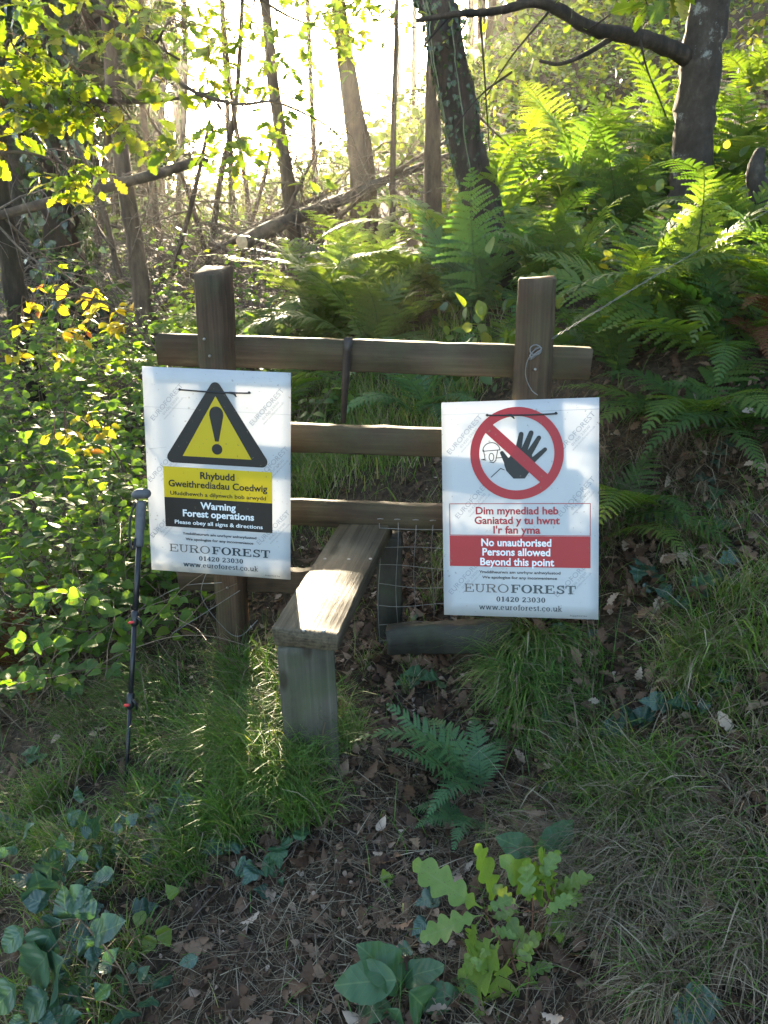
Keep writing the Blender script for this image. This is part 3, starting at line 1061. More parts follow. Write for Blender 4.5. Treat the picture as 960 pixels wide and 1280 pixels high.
f.text('Ufuddhewch a dilynwch bob arwydd', UX(.497), VZ(.597), .313, .0125, .016)
f.build('lettering', M['ink_black'], s1)
f = Flat(.0018)
f.text('Warning', UX(.497), VZ(.652), .116, .022, .028)
f.text('Forest operations', UX(.497), VZ(.694), .234, .022, .028)
f.text('Please obey all signs & directions', UX(.497), VZ(.741), .29, .0125, .016)
f.build('lettering', M['ink_white'], s1)
f = Flat(.0007)
f.poly([(UX(.0), VZ(.187)), (UX(1), VZ(.193)), (UX(1), VZ(.1915)), (UX(.0), VZ(.1855))])
f.poly([(UX(.02), VZ(.39)), (UX(.15), VZ(.375)), (UX(.15), VZ(.374)), (UX(.02), VZ(.388))])
f.build('crease', M['ink_pale'], s1)
footer(s1, (.798, .826, .876, .922, .956))
cable_tie(s1, UX(.255), UX(.725), .1, UX(.62))

# -- the red prohibition
s2 = sign_root('white no entry sign with red circle across a black hand', (.398, 2.105, .7565), (-14, -16.6, -5.2))
s2.scale = (.975, .975, .975)
watermarks(s2, [(.15, .15), (.86, .15), (.86, .44), (.2, .45), (.15, .81), (.84, .81)])
QX = lambda x: (x - 87) / 778 * WS - WS / 2
QZ = lambda y: HS / 2 - (y - 93) / 1130 * HS
f = Flat(.001)
for a, b, r0, r1 in (((468, 380), (489, 268), 17, 12), ((495, 372), (538, 262), 17, 12), ((522, 378), (576, 288), 16, 11), ((536, 412), (606, 348), 15, 10), ((424, 418), (393, 362), 18, 10)):
    f.capsule(QX(a[0]), QZ(a[1]), QX(b[0]), QZ(b[1]), r0 * .0006, r1 * .0006)
f.poly([(QX(x), QZ(y)) for x, y in reversed([(402, 400), (430, 385), (452, 348), (500, 345), (540, 372), (552, 405), (540, 445), (506, 496), (450, 496), (414, 455), (404, 425)])])
f.build('hand_symbol', M['sign_black'], s2)
f = Flat(.001)
w = .0026
hd = [(340 + 43 * math.cos(t), 350 - 42 * math.sin(t)) for t in np.linspace(0.1, math.pi - .05, 14)]
for path in (hd, [(297, 352), (384, 346)], [(300, 345), (308, 392), (290, 396), (312, 398)], [(372, 347), (362, 400), (350, 412), (332, 408)], [(340 + 12 * math.cos(t), 383 + 20 * math.sin(t)) for t in np.linspace(0, 6.28, 14)],
             [(362, 388), (398, 386)], [(338, 487), (386, 442), (404, 450)]):
    f.stroke([(QX(x), QZ(y)) for x, y in path], w)
f.build('face_symbol', M['ink_black'], s2)
f = Flat(.0018)
CX, CZ = QX(465), QZ(366)
f.band(CX, CZ, .139, .139, 0, 360, .0275, .0275, 72)
ri = .115
d = np.array([math.cos(R(-43)), math.sin(R(-43))])
e = np.array([-d[1], d[0]]) * .0165
c = np.array([CX, CZ])
f.poly([tuple(c - d * ri - e), tuple(c + d * ri - e), tuple(c + d * ri + e), tuple(c - d * ri + e)])
f.build('prohibition_circle', M['sign_red'], s2)
f = Flat(.001)
x0, x1, z0, z1 = UX(.045), UX(.95), VZ(.47), VZ(.62)
bw = .0022
for a in ((x0, z1, x0 + bw, z0), (x1 - bw, z1, x1, z0), (x0 + bw, z0 - bw, x1 - bw, z0), (x0 + bw, z1, x1 - bw, z1 + bw)): f.rect(*a)
f.build('panel_border', M['ink_red'], s2)
f = Flat(.0012)
f.rect(x0, VZ(.765), x1, VZ(.6215))
f.build('red_panel', M['sign_red'], s2)
f = Flat(.0018)
f.text('Dim mynediad heb', UX(.485), VZ(.503), .247, .0225, .026)
f.text('Ganiatad y tu hwnt', UX(.485), VZ(.548), .255, .0225, .026)
f.text("I'r fan yma", UX(.485), VZ(.592), .141, .0225, .026)
f.build('lettering', M['ink_red'], s2)
f = Flat(.0018)
f.text('No unauthorised', UX(.48), VZ(.651), .21, .0225, .026)
f.text('Persons allowed', UX(.48), VZ(.695), .204, .0225, .026)
f.text('Beyond this point', UX(.485), VZ(.741), .222, .0225, .026)
f.build('lettering', M['ink_white'], s2)
f = Flat(.0007)
f.poly([(UX(.0), VZ(.058)), (UX(1), VZ(.052)), (UX(1), VZ(.05)), (UX(.0), VZ(.0565))])
f.build('crease', M['ink_pale'], s2)
footer(s2, (.79, .815, .867, .917, .955))
cable_tie(s2, UX(.3), UX(.735), .066, UX(.45))

# ------------------------------------------------------------------ walking pole
pole = thing('walking_pole', 'black trekking pole with grey grip leaning left of the warning sign', 'walking pole', P(157, 985, 1.82))
pt, pbm = P(176, 640, 2.18), P(157, 983, 1.82)
pd = (pt - pbm)
at = lambda k: rel(pbm + pd * k, pole)
m_ = MB(); m_.add(*tube([at(-.02), at(.30)], [.0055, .0065], 10)[:2]); m_.add(*tube([at(-.07), at(-.02)], [.0022, .006], 8)[:2]); m_.build('lower_shaft', M['pole_black'], pole, True)
m_ = MB(); m_.add(*tube([at(.29), at(.60)], [.0078, .0078], 10)[:2]); m_.build('middle_shaft', M['pole_black'], pole, True)
m_ = MB(); m_.add(*tube([at(.59), at(.9)], [.0088, .0088], 10)[:2]); m_.build('upper_shaft', M['pole_grey'] if False else M['pole_black'], pole, True)
for k in (.3, .6):
    m_ = MB()
    m_.add(*tube([at(k - .022), at(k - .012), at(k + .03), at(k + .036)], [.0085, .0125, .0125, .0095], 10)[:2])
    lv = at(k) + Vector((.013, -.004, 0))
    m_.add(*tube([lv + Vector((-.004, 0, .016)), lv + Vector((.007, -.003, 0)), lv + Vector((.005, -.003, -.02))], [.004, .0045, .003], 6)[:2])
    cl = m_.build('clamp', M['pole_black'], pole, True)
    m_ = MB()
    m_.add(*tube([at(k) + Vector((-.016, -.006, -.006)), at(k) + Vector((-.006, -.013, 0)), at(k) + Vector((.002, -.0135, .002))], [.004, .005, .003], 6)[:2])
    m_.build('red_lever', M['pole_red'], cl, True)
m_ = MB()
m_.add(*tube(spline([at(.87), at(.9), at(.95), at(1.0), at(1.04)], 14), [.011, .0135, .0145, .014, .0135, .0135, .014, .0145, .0145, .0145, .015, .0155, .0155, .013], 12)[:2])
hd_ = at(1.055)
m_.add(*tube(spline([hd_ + Vector((-.026, -.008, .006)), hd_ + Vector((-.008, -.002, .012)), hd_ + Vector((.012, .004, .01)), hd_ + Vector((.022, .006, 0))], 10), [.006, .011, .014, .0155, .016, .016, .016, .0155, .013, .007], 10)[:2])
m_.build('grip', M['pole_grey'], pole, True)
m_ = MB()
m_.add(*tube(spline([at(1.04) + Vector((-.012, -.012, 0)), at(1.0) + Vector((-.024, -.016, 0)), at(.93) + Vector((-.026, -.018, 0)), at(.885) + Vector((-.02, -.018, 0)), at(.87) + Vector((-.012, -.014, 0)), at(.91) + Vector((-.008, -.016, 0))], 24), .0032, 6)[:2])
m_.build('wrist_strap', M['strap'], pole)
#PART3

# ------------------------------------------------------------------ trees
def crown_mesh(name, centers, rads, per, size, mat, tpl=SIMPLE, flat=.6):
    mb_ = MB()
    for c, r in zip(centers, rads):
        n = per
        p = np.array(c) + rng.normal(0, 1, (n, 3)) * np.array([r, r, r * flat]) * .55
        d = rng.normal(0, 1, (n, 3)); d[:, 2] -= .3
        nr = rng.normal(0, .6, (n, 3)); nr[:, 2] += 1
        scatter(mb_, tpl, p, frames(d, nr), rng.uniform(.6, 1.2, n) * size, np.clip(rng.normal(.5, .2, n) + rng.normal(0, .12), 0, 1))
    return mb_.data(name, mat)


def limb(mb_, p, d, L, r, depth, tips, droop=.1, n=5):
    d = Vector(d).normalized()
    pts, q = [Vector(p)], Vector(p)
    for k in range(7):
        d = (d + Vector(rng.normal(0, .13, 3)) - Vector((0, 0, droop * .2))).normalized()
        q = q + d * (L / 7)
        pts.append(q.copy())
    mb_.add(*tube(pts, np.linspace(r, r * .3, 8), n)[:2])
    tips.append(pts[-1])
    tips.append(pts[4])
    if depth > 0:
        for k in (2, 3, 4, 5, 6):
            side = d.cross(Vector(rng.normal(0, 1, 3))).normalized()
            limb(mb_, pts[k], d * .6 + side, L * rng.uniform(.35, .6), r * .45, depth - 1, tips, droop, max(3, n - 1))


def trunk_obj(par, path, rad, mat, n=14, wob=.05, seg=40, name='trunk', flare=0.0):
    s = spline(path, seg)
    r = np.interp(np.linspace(0, 1, seg), np.linspace(0, 1, len(rad)), rad)
    if flare: r = r * (1 + flare * np.exp(-np.linspace(0, 1, seg) * 14))
    s = s + rng.normal(0, r[:, None] * .04, s.shape)
    m_ = MB()
    m_.add(*[*tube([p - np.array(par.location) for p in s], r, n, wob=wob)[:2]])
    return m_.build(name, mat, par, True), s


def tree(name, label, path, rad, mat, crown=None, limbs=0, limb_len=1.2, dead=0, seg=40, n=14, group=None, flare=.6, limb_z=.55, sizes=(.09, 60, .45)):
    t = thing(name, label, 'tree', Vector(path[0]), group)
    tr, s = trunk_obj(t, path, rad, mat, n, .05, seg, flare=flare)
    tips = []
    if limbs:
        m_ = MB()
        for k in range(limbs):
            i = int(seg * rng.uniform(limb_z, .98))
            a = rng.uniform(0, 6.28)
            limb(m_, Vector(s[i]) - t.location, (math.cos(a), math.sin(a), .5), limb_len * rng.uniform(.7, 1.3), rad[0] * .25, 1, tips)
        m_.build('branches', mat, t)
    if dead:
        m_ = MB()
        for k in range(dead):
            i = int(seg * rng.uniform(.05, .9))
            a = rng.uniform(0, 6.28)
            limb(m_, Vector(s[i]) - t.location, (math.cos(a), math.sin(a), rng.uniform(-.3, .3)), rng.uniform(.4, 1.3), .009, 1 if k % 3 == 0 else 0, [], .5, 3)
        m_.build('dead_branches', M['twig'], t)
    if crown and tips:
        obj('crown', crown_mesh('crown', [tuple(p) for p in tips], [sizes[2]] * len(tips), sizes[1], sizes[0], M[crown]), t)
    return t, s


# leaning ivy clad trunk behind the right post
T1, s1_ = tree('ivy_clad_tree', 'dark leaning trunk speckled with ivy behind the right post',
               [P(630, 372, 5.0), P(612, 300, 5.05), P(588, 200, 5.1), P(566, 100, 5.15), P(551, 20, 5.2), P(542, -80, 5.3), Vector((.45, 5.3, 5.2)), Vector((.6, 5.4, 7.5))],
               [.118, .112, .108, .105, .1, .09, .07, .04], M['bark_dark'], 'crown', 9, 1.8, 4, sizes=(.1, 60, .5), limb_z=.75)
mb = MB()
nI = 900
ii = rng.integers(0, 26, nI)
ang = rng.uniform(0, 6.28, nI)
fr = rng.uniform(0, 1, nI)
pos = s1_[ii] * (1 - fr[:, None]) + s1_[ii + 1] * fr[:, None]
out = np.stack([np.cos(ang), np.sin(ang), np.zeros(nI)], 1)
pos = pos + out * .112 - np.array(T1.location)
scatter(mb, IVYL, pos, frames(np.stack([rng.normal(0, .5, nI), rng.normal(0, .5, nI), -np.ones(nI)], 1), out + rng.normal(0, .5, (nI, 3))), rng.uniform(.018, .042, nI), rng.uniform(0, .8, nI))
for k in range(5):
    a = rng.uniform(0, 6.28)
    pts = [s1_[i] + np.array([math.cos(a + i * .06), math.sin(a + i * .06), 0]) * .113 - np.array(T1.location) for i in range(0, 28)]
    mb.add(*tube(pts, .005, 4)[:2], tone=0.0)
mb.build('ivy', M['ivy'], T1)

# grey lichened trunk on the right with its long side branch
T2, s2_ = tree('woodland_tree', 'grey lichen patched trunk on the right with one long bare branch',
               [P(858, 285, 5.2), P(862, 240, 5.2), P(869, 150, 5.2), P(879, 60, 5.2), P(890, -20, 5.2), P(905, -120, 5.25), Vector((2.65, 5.3, 5.5)), Vector((2.7, 5.4, 8))],
               [.13, .12, .117, .117, .115, .105, .09, .04], M['bark_pale'], 'crown', 9, 1.6, 0, flare=.25, sizes=(.1, 60, .5), limb_z=.8)
m_ = MB()
br = spline([P(862, 72, 5.18), P(825, 55, 5.1), P(775, 42, 5.0), P(738, 36, 4.95), P(690, 8, 4.9), P(660, 4, 4.9), P(620, 14, 4.85), P(570, 18, 4.8), P(520, 26, 4.8)], 40)
m_.add(*tube([p - np.array(T2.location) for p in br], np.linspace(.05, .012, 40), 9, wob=.08)[:2])
br2 = spline([P(770, 44, 5.0), P(735, 66, 4.95), P(700, 80, 4.9), P(674, 76, 4.9)], 16)
m_.add(*tube([p - np.array(T2.location) for p in br2], np.linspace(.018, .008, 16), 6)[:2])
for x0, y0, x1, y1, x2, y2 in ((640, 90, 600, 120, 560, 170), (690, 10, 640, 70, 605, 125), (600, 15, 606, 100, 612, 190), (585, 20, 570, 60, 575, 110), (800, 50, 810, 90, 835, 150), (560, 22, 530, 60, 520, 110), (738, 36, 760, 20, 800, -10)):
    p_ = spline([P(x0, y0, 4.9), P(x1, y1, 4.85), P(x2, y2, 4.85)], 10)
    m_.add(*tube([p - np.array(T2.location) for p in p_], np.linspace(.007, .003, 10), 4)[:2])
bo = m_.build('branch', M['bark_dark'], T2, True)
tips = [tuple(Vector(br[i]) - T2.location + Vector((0, 0, .3))) for i in (34, 39)]
obj('leaves', crown_mesh('leaves', [tuple(Vector(p) - T2.location) for p in (P(600, -10, 4.9), P(540, 10, 4.85), P(700, 10, 4.95), P(580, 50, 4.85))], [.18] * 4, 7, .06, M['oak'], OAK), bo)

# slimmer trunks behind
def slim(label, ctrl, r, mat='bark_brown', top=8.0, dead=8, crown='crown', limbs=4, name='woodland_tree', group=None, sizes=(.14, 34, .6), limb_z=.75):
    ps = [P(*c) for c in ctrl]
    d = (ps[-1] - ps[0]).normalized()
    ps.append(Vector((ps[-1].x + d.x * 1.5, ps[-1].y + .1, max(ps[-1].z + 1.5, top * .6))))
    ps.append(Vector((ps[-1].x + .1, ps[-1].y, top)))
    g = gz(ps[0].x, ps[0].y)
    ps.insert(0, Vector((ps[0].x - d.x * .1, ps[0].y, min(g - .15, ps[0].z - .2))))
    rr = list(np.linspace(r, r * .35, len(ps)))
    return tree(name, label, ps, rr, M[mat], crown, limbs, 1.4, dead, seg=30, n=10, limb_z=limb_z, sizes=sizes, group=group, flare=.3)


slim('straight brown trunk half hidden behind the leaning ivy trunk', [(541, 240, 8), (541, 130, 8), (543, 20, 8)], .1)
slim('thin bare stem standing in front of the bright sky gap', [(491, 200, 9), (493, 110, 9), (496, 20, 9)], .036, dead=4)
slim('sunlit trunk in the sky gap, widest of those in the glare', [(449, 225, 10), (440, 140, 10), (428, 50, 10), (420, -20, 10)], .135, 'bark_brown', 9, 12)
slim('slim trunk leaning beside the widest trunk in the glare', [(462, 215, 10.5), (448, 140, 10.5), (436, 70, 10.5)], .09, dead=6)
slim('brown stem rising above the cut end of the pale fallen log', [(366, 285, 8.5), (354, 190, 8.5), (340, 95, 8.5), (333, 20, 8.5)], .085, dead=4)
slim('mossy brown trunk crossed by the fallen pole at the left', [(178, 370, 7), (166, 290, 7), (152, 195, 7), (140, 100, 7), (132, 10, 7)], .088, 'bark_brown', 8, 5)
slim('grey trunk at the far left edge of the wood', [(22, 380, 6.5), (8, 290, 6.5), (-6, 190, 6.5), (-16, 60, 6.5)], .1, 'bark_dark', 8, 10)
T3, s3_ = slim('broad dark trunk thick with ivy at the left', [(84, 350, 8.5), (72, 240, 8.5), (64, 140, 8.5), (52, 10, 8.5)], .22, 'bark_dark', 9, 16, 'needle')
mb = MB()
nI = 1500
ii = rng.integers(0, 22, nI); ang = rng.uniform(0, 6.28, nI); fr = rng.uniform(0, 1, nI)
pos = s3_[ii] * (1 - fr[:, None]) + s3_[ii + 1] * fr[:, None]
out = np.stack([np.cos(ang), np.sin(ang), np.zeros(nI)], 1)
scatter(mb, IVYL, pos + out * rng.uniform(.2, .38, nI)[:, None] - np.array(T3.location), frames(np.stack([rng.normal(0, .6, nI), rng.normal(0, .6, nI), -np.ones(nI)], 1), out + rng.normal(0, .5, (nI, 3))), rng.uniform(.06, .11, nI), rng.uniform(0, 1, nI))
mb.build('ivy', M['ivy'], T3)
slim('dark trunk in the top left corner between oak leaves', [(30, 300, 11), (22, 160, 11), (12, 60, 11), (5, -10, 11)], .17, 'bark_dark', 9, 16, 'needle', 10, sizes=(.2, 60, .6), limb_z=.4)
k = 0
for px, D, r, lb in ((118, 13, .11, 'conifer trunk in the plantation right of the broad ivy trunk'), (205, 12, .08, 'conifer trunk in the plantation behind the mossy brown trunk'), (222, 16, .09, 'far conifer trunk above the middle of the fallen pole'),
                     (262, 14, .075, 'conifer trunk beside the upper end of the fallen pole'), (292, 18, .09, 'far conifer trunk left of the sun glare'), (318, 13, .06, 'thin conifer trunk under the sun glare'),
                     (395, 16, .08, 'conifer trunk between the two trunks in the glare'), (185, 18, .1, 'far conifer trunk behind the oak leaves'), (145, 20, .1, 'furthest conifer trunk at the left of the plantation'),
                     (655, 20, .08, 'distant trunk on the hillside right of the leaning ivy trunk')):
    y0 = 640 - FPX * math.tan(math.atan2(gz((px - 480) / FPX * D, D) - EYE, D) + TILT)
    ln = (14, -22, 8, 30, -10, -26, -8, 18, -14, 6)[k % 10]
    k += 1
    slim(lb, [(px, y0 + 5, D), (px + ln * .5, y0 - 100, D), (px + ln * 1.2, y0 - 220, D)], r * .85, 'bark_brown', 10 + D * .15, 7 if px < 330 else 4, 'needle', 8 if px < 230 else 3, 'conifer', 'conifer trunks of the plantation', sizes=(.2, 70, .7), limb_z=.36 if px == 145 else .8)


# fallen timber
def log(label, ctrl, rad, dead=14, seg=30, mat='bark_log', bl=1.2):
    t = thing('fallen_tree', label, 'fallen tree', Vector(ctrl[0]))
    tr, s = trunk_obj(t, ctrl, rad, M[mat], 10, .05, seg)
    c = s[0] - np.array(t.location)
    d = s[0] - s[1]
    d /= np.linalg.norm(d)
    m_ = MB()
    m_.add(*tube([c, c + d * .012], [rad[0] * .93, rad[0] * .9], 14)[:2])
    m_.build('cut_end', M['cut'], t)
    if dead:
        m_ = MB()
        for k in range(dead):
            i = int(seg * rng.uniform(.15, .97))
            a = rng.uniform(0, 6.28)
            limb(m_, Vector(s[i]) - t.location, (math.cos(a) * .7, math.sin(a) * .7, rng.uniform(-.8, .7)), bl * rng.uniform(.5, 1.3), .012, 1, [], .3, 4)
        m_.build('dead_branches', M['twig'], t)
    return t


log('thin bare fallen pole propped across the left of the wood', [P(258, 198, 6.8), P(190, 219, 6.6), P(100, 243, 6.4), P(5, 268, 6.3), P(-90, 292, 6.2)], [.034, .04, .04, .036, .03], 9, bl=.9)
log('pale cut log lying uphill among brown brushwood', [P(303, 303, 7.6), P(355, 278, 8.2), P(420, 252, 9), P(490, 222, 10), P(560, 195, 11)], [.068, .066, .06, .05, .04], 16, bl=1.0)
log('dark bare fallen stem above the pale cut log', [P(285, 305, 8.6), P(340, 272, 9.2), P(400, 245, 10)], [.04, .035, .02], 14, mat='bark_brown', bl=1.0)
for lb, a_, b_, r_ in (('thin dead stem leaning right behind the mossy brown trunk', (215, 345, 8.5), (262, 150, 8.9), .03), ('dead stem leaning left across the plantation trunks', (262, 335, 9.5), (190, 150, 9.8), .032),
                     ('dead grey stem leaning into the gap left of the sun glare', (300, 330, 10.5), (352, 130, 10.8), .03), ('low dead stem sloping down from the pale cut log', (420, 262, 9.2), (250, 320, 8.0), .03),
                     ('thin dead stem leaning against the broad ivy trunk', (150, 350, 8.0), (85, 160, 8.3), .03), ('bent dead stem between the pale cut log and brown stem', (330, 320, 8.2), (395, 190, 8.6), .022),
                     ('dead stem sloping over the far end of the pale cut log', (405, 285, 9.4), (560, 175, 10.5), .03)):
    m_pt = (P(*a_) + P(*b_)) / 2 + Vector((.06, 0, .1))
    log(lb, [P(*a_), m_pt, P(*b_)], [r_, r_ * .8, r_ * .5], 7, 20, 'bark_brown', .8)
log('broken grey branch fallen high on the hillside', [G(590, 95) + Vector((0, 0, .02)), (G(590, 95) + G(645, 35)) / 2 + Vector((0, 0, .25)), G(645, 35) + Vector((0, 0, .1))], [.05, .05, .04], 3, mat='bark_log', bl=.8)
sn = log('pale broken snag standing in ferns at the right edge', [P(946, 300, 3.9), P(950, 250, 3.9), P(944, 215, 3.92), P(951, 185, 3.95)], [.06, .05, .042, .02], 0, mat='bark_pale')

# brushwood heaps of dead twigs
mb = MB()
for k in range(1000):
    px, py = rng.uniform(-40, 420), rng.uniform(170, 345)
    D = rng.uniform(7.5, 13)
    p = P(px, py, D)
    g = gz(p.x, p.y)
    p.z = g + abs(rng.normal(0, .45)) + .02
    a = rng.normal(2.4, .9)
    L = rng.uniform(.4, 1.8)
    d = Vector((math.cos(a) * .8, math.sin(a) * .5, rng.uniform(-.2, .9))).normalized()
    q = [p + d * (L * s_) + Vector(rng.normal(0, .04, 3)) - Vector((0, 0, .25 * L * s_ * s_)) for s_ in (0, .35, .7, 1)]
    mb.add(*tube(q, np.linspace(rng.uniform(.004, .012), .002, 4), 3, cap=False)[:2])
tagp(mb.build('brushwood', M['twig']), 'tangle of brown dead twigs on the woodland floor', 'brushwood', kind='stuff')

# far wood, one mass beyond the trees one can tell apart
mb, ml = MB(), MB()
for k in range(170):
    px = rng.uniform(-150, 330) if rng.random() < .8 else rng.uniform(330, 1100)
    D = rng.uniform(20, 42)
    x = (px - 480) / FPX * D
    lane = x + .151 * (D - 3)                        # where its shadow falls level with the stile
    if -3.4 < lane < 5 and rng.random() < .95: continue
    g = gz(x, D)
    h = rng.uniform(8, 13)
    r = rng.uniform(.06, .16)
    mb.add(*tube([(x, D, g - .2), (x + rng.normal(0, .2), D, g + h * .5), (x + rng.normal(0, .4), D, g + h)], [r, r * .8, r * .2], 6)[:2])
    for q in range(10):
        z = g + rng.uniform(.3, 1) * h * .7
        a = rng.uniform(0, 6.28)
        L = rng.uniform(.5, 1.6)
        mb.add(*tube([(x, D, z), (x + math.cos(a) * L, D + math.sin(a) * L, z - .2 * L)], [.015, .004], 3, cap=False)[:2])
    if not -4.6 < lane < 8:
        n = 260
        zz = rng.uniform(.4, 1, n)
        rr = (1.15 - zz) * 2.6 * np.sqrt(rng.uniform(0, 1, n))
        aa = rng.uniform(0, 6.28, n)
        p = np.stack([x + np.cos(aa) * rr, D + np.sin(aa) * rr, g + zz * h], 1)
        d = np.stack([np.cos(aa), np.sin(aa), -np.full(n, .35)], 1) + rng.normal(0, .3, (n, 3))
        scatter(ml, SIMPLE, p, frames(d, np.stack([rng.normal(0, .4, n), rng.normal(0, .4, n), np.ones(n)], 1)), rng.uniform(.3, .6, n), rng.uniform(0, 1, n))
n = 9000
px = rng.uniform(-200, 1150, n); D = rng.uniform(13, 40, n) ** 1.0
x = (px - 480) / FPX * D
p = np.stack([x, D, ground(x, D) + np.abs(rng.normal(0, .45, n))], 1)
scatter(ml, OVATE, p, frames(rng.normal(0, 1, (n, 3)), rng.normal(0, .5, (n, 3)) + np.array([0, 0, 1])), rng.uniform(.1, .28, n), rng.uniform(0, 1, n))
o = mb.build('far_wood', M['bark_brown'])
tagp(o, 'distant mass of thin trunks and brown undergrowth beyond the clearing', 'woods', kind='stuff')
ml.build('foliage', M['crown'], o)


# ------------------------------------------------------------------ ferns
def frond_data(mat, L=1.0, e0=70, e1=-25, W=.2, pairs=26, lobes=9, bend=0.0):
    n = 60
    s = np.linspace(0, 1, n)
    th = np.radians(e0 + (e1 - e0) * s ** 1.25)
    xs = np.concatenate([[0], np.cumsum(np.cos(th[:-1]))]) / n * L
    zs = np.concatenate([[0], np.cumsum(np.sin(th[:-1]))]) / n * L
    ys = bend * s ** 2 * L
    mb_ = MB()
    mb_.add(*tube(np.stack([xs, ys, zs], 1)[::4], np.linspace(.0042, .001, 15) * (L ** .5), 5)[:2], tone=.15)
    sp = L * .86 / pairs
    for k in range(pairs):
        t = .13 + .87 * (k + .5) / pairs
        prof = (.42 + .58 * ((t - .13) / .27)) if t < .4 else max(.04, ((1 - t) / .6)) ** .85
        i = min(n - 2, int(t * (n - 1)))
        T = np.array([math.cos(th[i]), 0, math.sin(th[i])])
        Nn = np.array([-math.sin(th[i]), 0, math.cos(th[i])])
        o = np.array([xs[i], ys[i], zs[i]])
        for sd in (-1, 1):
            if rng.random() < .035: continue
            pl = W * L * prof * rng.uniform(.9, 1.06)
            fw = R(rng.uniform(12, 24) + 22 * t)
            D = np.array([0, sd, 0]) * math.cos(fw) + T * math.sin(fw) + Nn * rng.uniform(.02, .2)
            D /= np.linalg.norm(D)
            A = np.cross(Nn, D)                          # across the pinna
            wd = sp * .56 * (.55 + .45 * prof)
            if rng.random() < .06: pl *= rng.uniform(.4, .75)
            m = lobes if prof > .3 else 5
            u = np.linspace(0, 1, m + 1)
            drop = -.22 * pl * u ** 2
            ctr = o + np.outer(u * pl, D) + np.outer(drop, Nn * .6 + np.array([0, 0, .5]))
            V = [ctr]
            Fq = []
            base = m + 1
            for sg in (-1, 1):
                hw = wd * (1 - u[:-1]) ** .55
                a = ctr[:-1] + sg * np.outer(hw, A) + np.outer(np.full(m, .12 * pl / m), D) + np.outer(hw * -.18, Nn)
                bq = ctr[:-1] + sg * np.outer(hw * .9, A) + np.outer(np.full(m, .8 * pl / m), D) + np.outer(hw * -.18, Nn)
                V += [a, bq]
                for j in range(m):
                    q = (j, base + j, base + m + j, j + 1)
                    Fq.append(q if sg * sd < 0 else q[::-1])
                base += 2 * m
            mb_.add(np.vstack(V), np.array(Fq), tone=float(np.clip(.5 + rng.normal(0, .07) + .15 * (t - .5), 0, 1)))
    return mb_.data('frond', M[mat])


_FR = {}
FORMS = [(78, -30, .2), (66, -45, .21), (55, -20, .22), (85, 10, .18), (48, -60, .2)]


def frond_of(mat, form):
    v_ = int(rng.integers(0, 2))
    if (mat, form, v_) not in _FR:
        e0, e1, W = FORMS[form]
        _FR[(mat, form, v_)] = frond_data(mat, 1.0, e0 + rng.normal(0, 4), e1 + rng.normal(0, 12), W * rng.uniform(.9, 1.15), int(rng.integers(23, 30)), bend=rng.normal(0, .14))
    return _FR[(mat, form, v_)]


def fern(label, loc, n, L, mat='fern', forms=(0, 1, 2, 3), face=None, spread=180, group=None, lean=10, name='fern'):
    loc = Vector(loc)
    t = thing(name, label, 'fern', loc, group)
    for k in range(n):
        az = rng.uniform(0, 360) if face is None else face + rng.uniform(-spread, spread)
        if face is None: az = 360 * k / n + rng.normal(0, 14)
        o = obj('frond', frond_of(mat, forms[int(rng.integers(0, len(forms)))]), t, (rng.normal(0, .02), rng.normal(0, .02), -.03))
        o.rotation_euler = (R(rng.normal(0, lean)), R(rng.normal(0, lean)), R(az))
        sc = L * rng.uniform(.72, 1.1)
        o.scale = (sc, sc, sc)
    return t


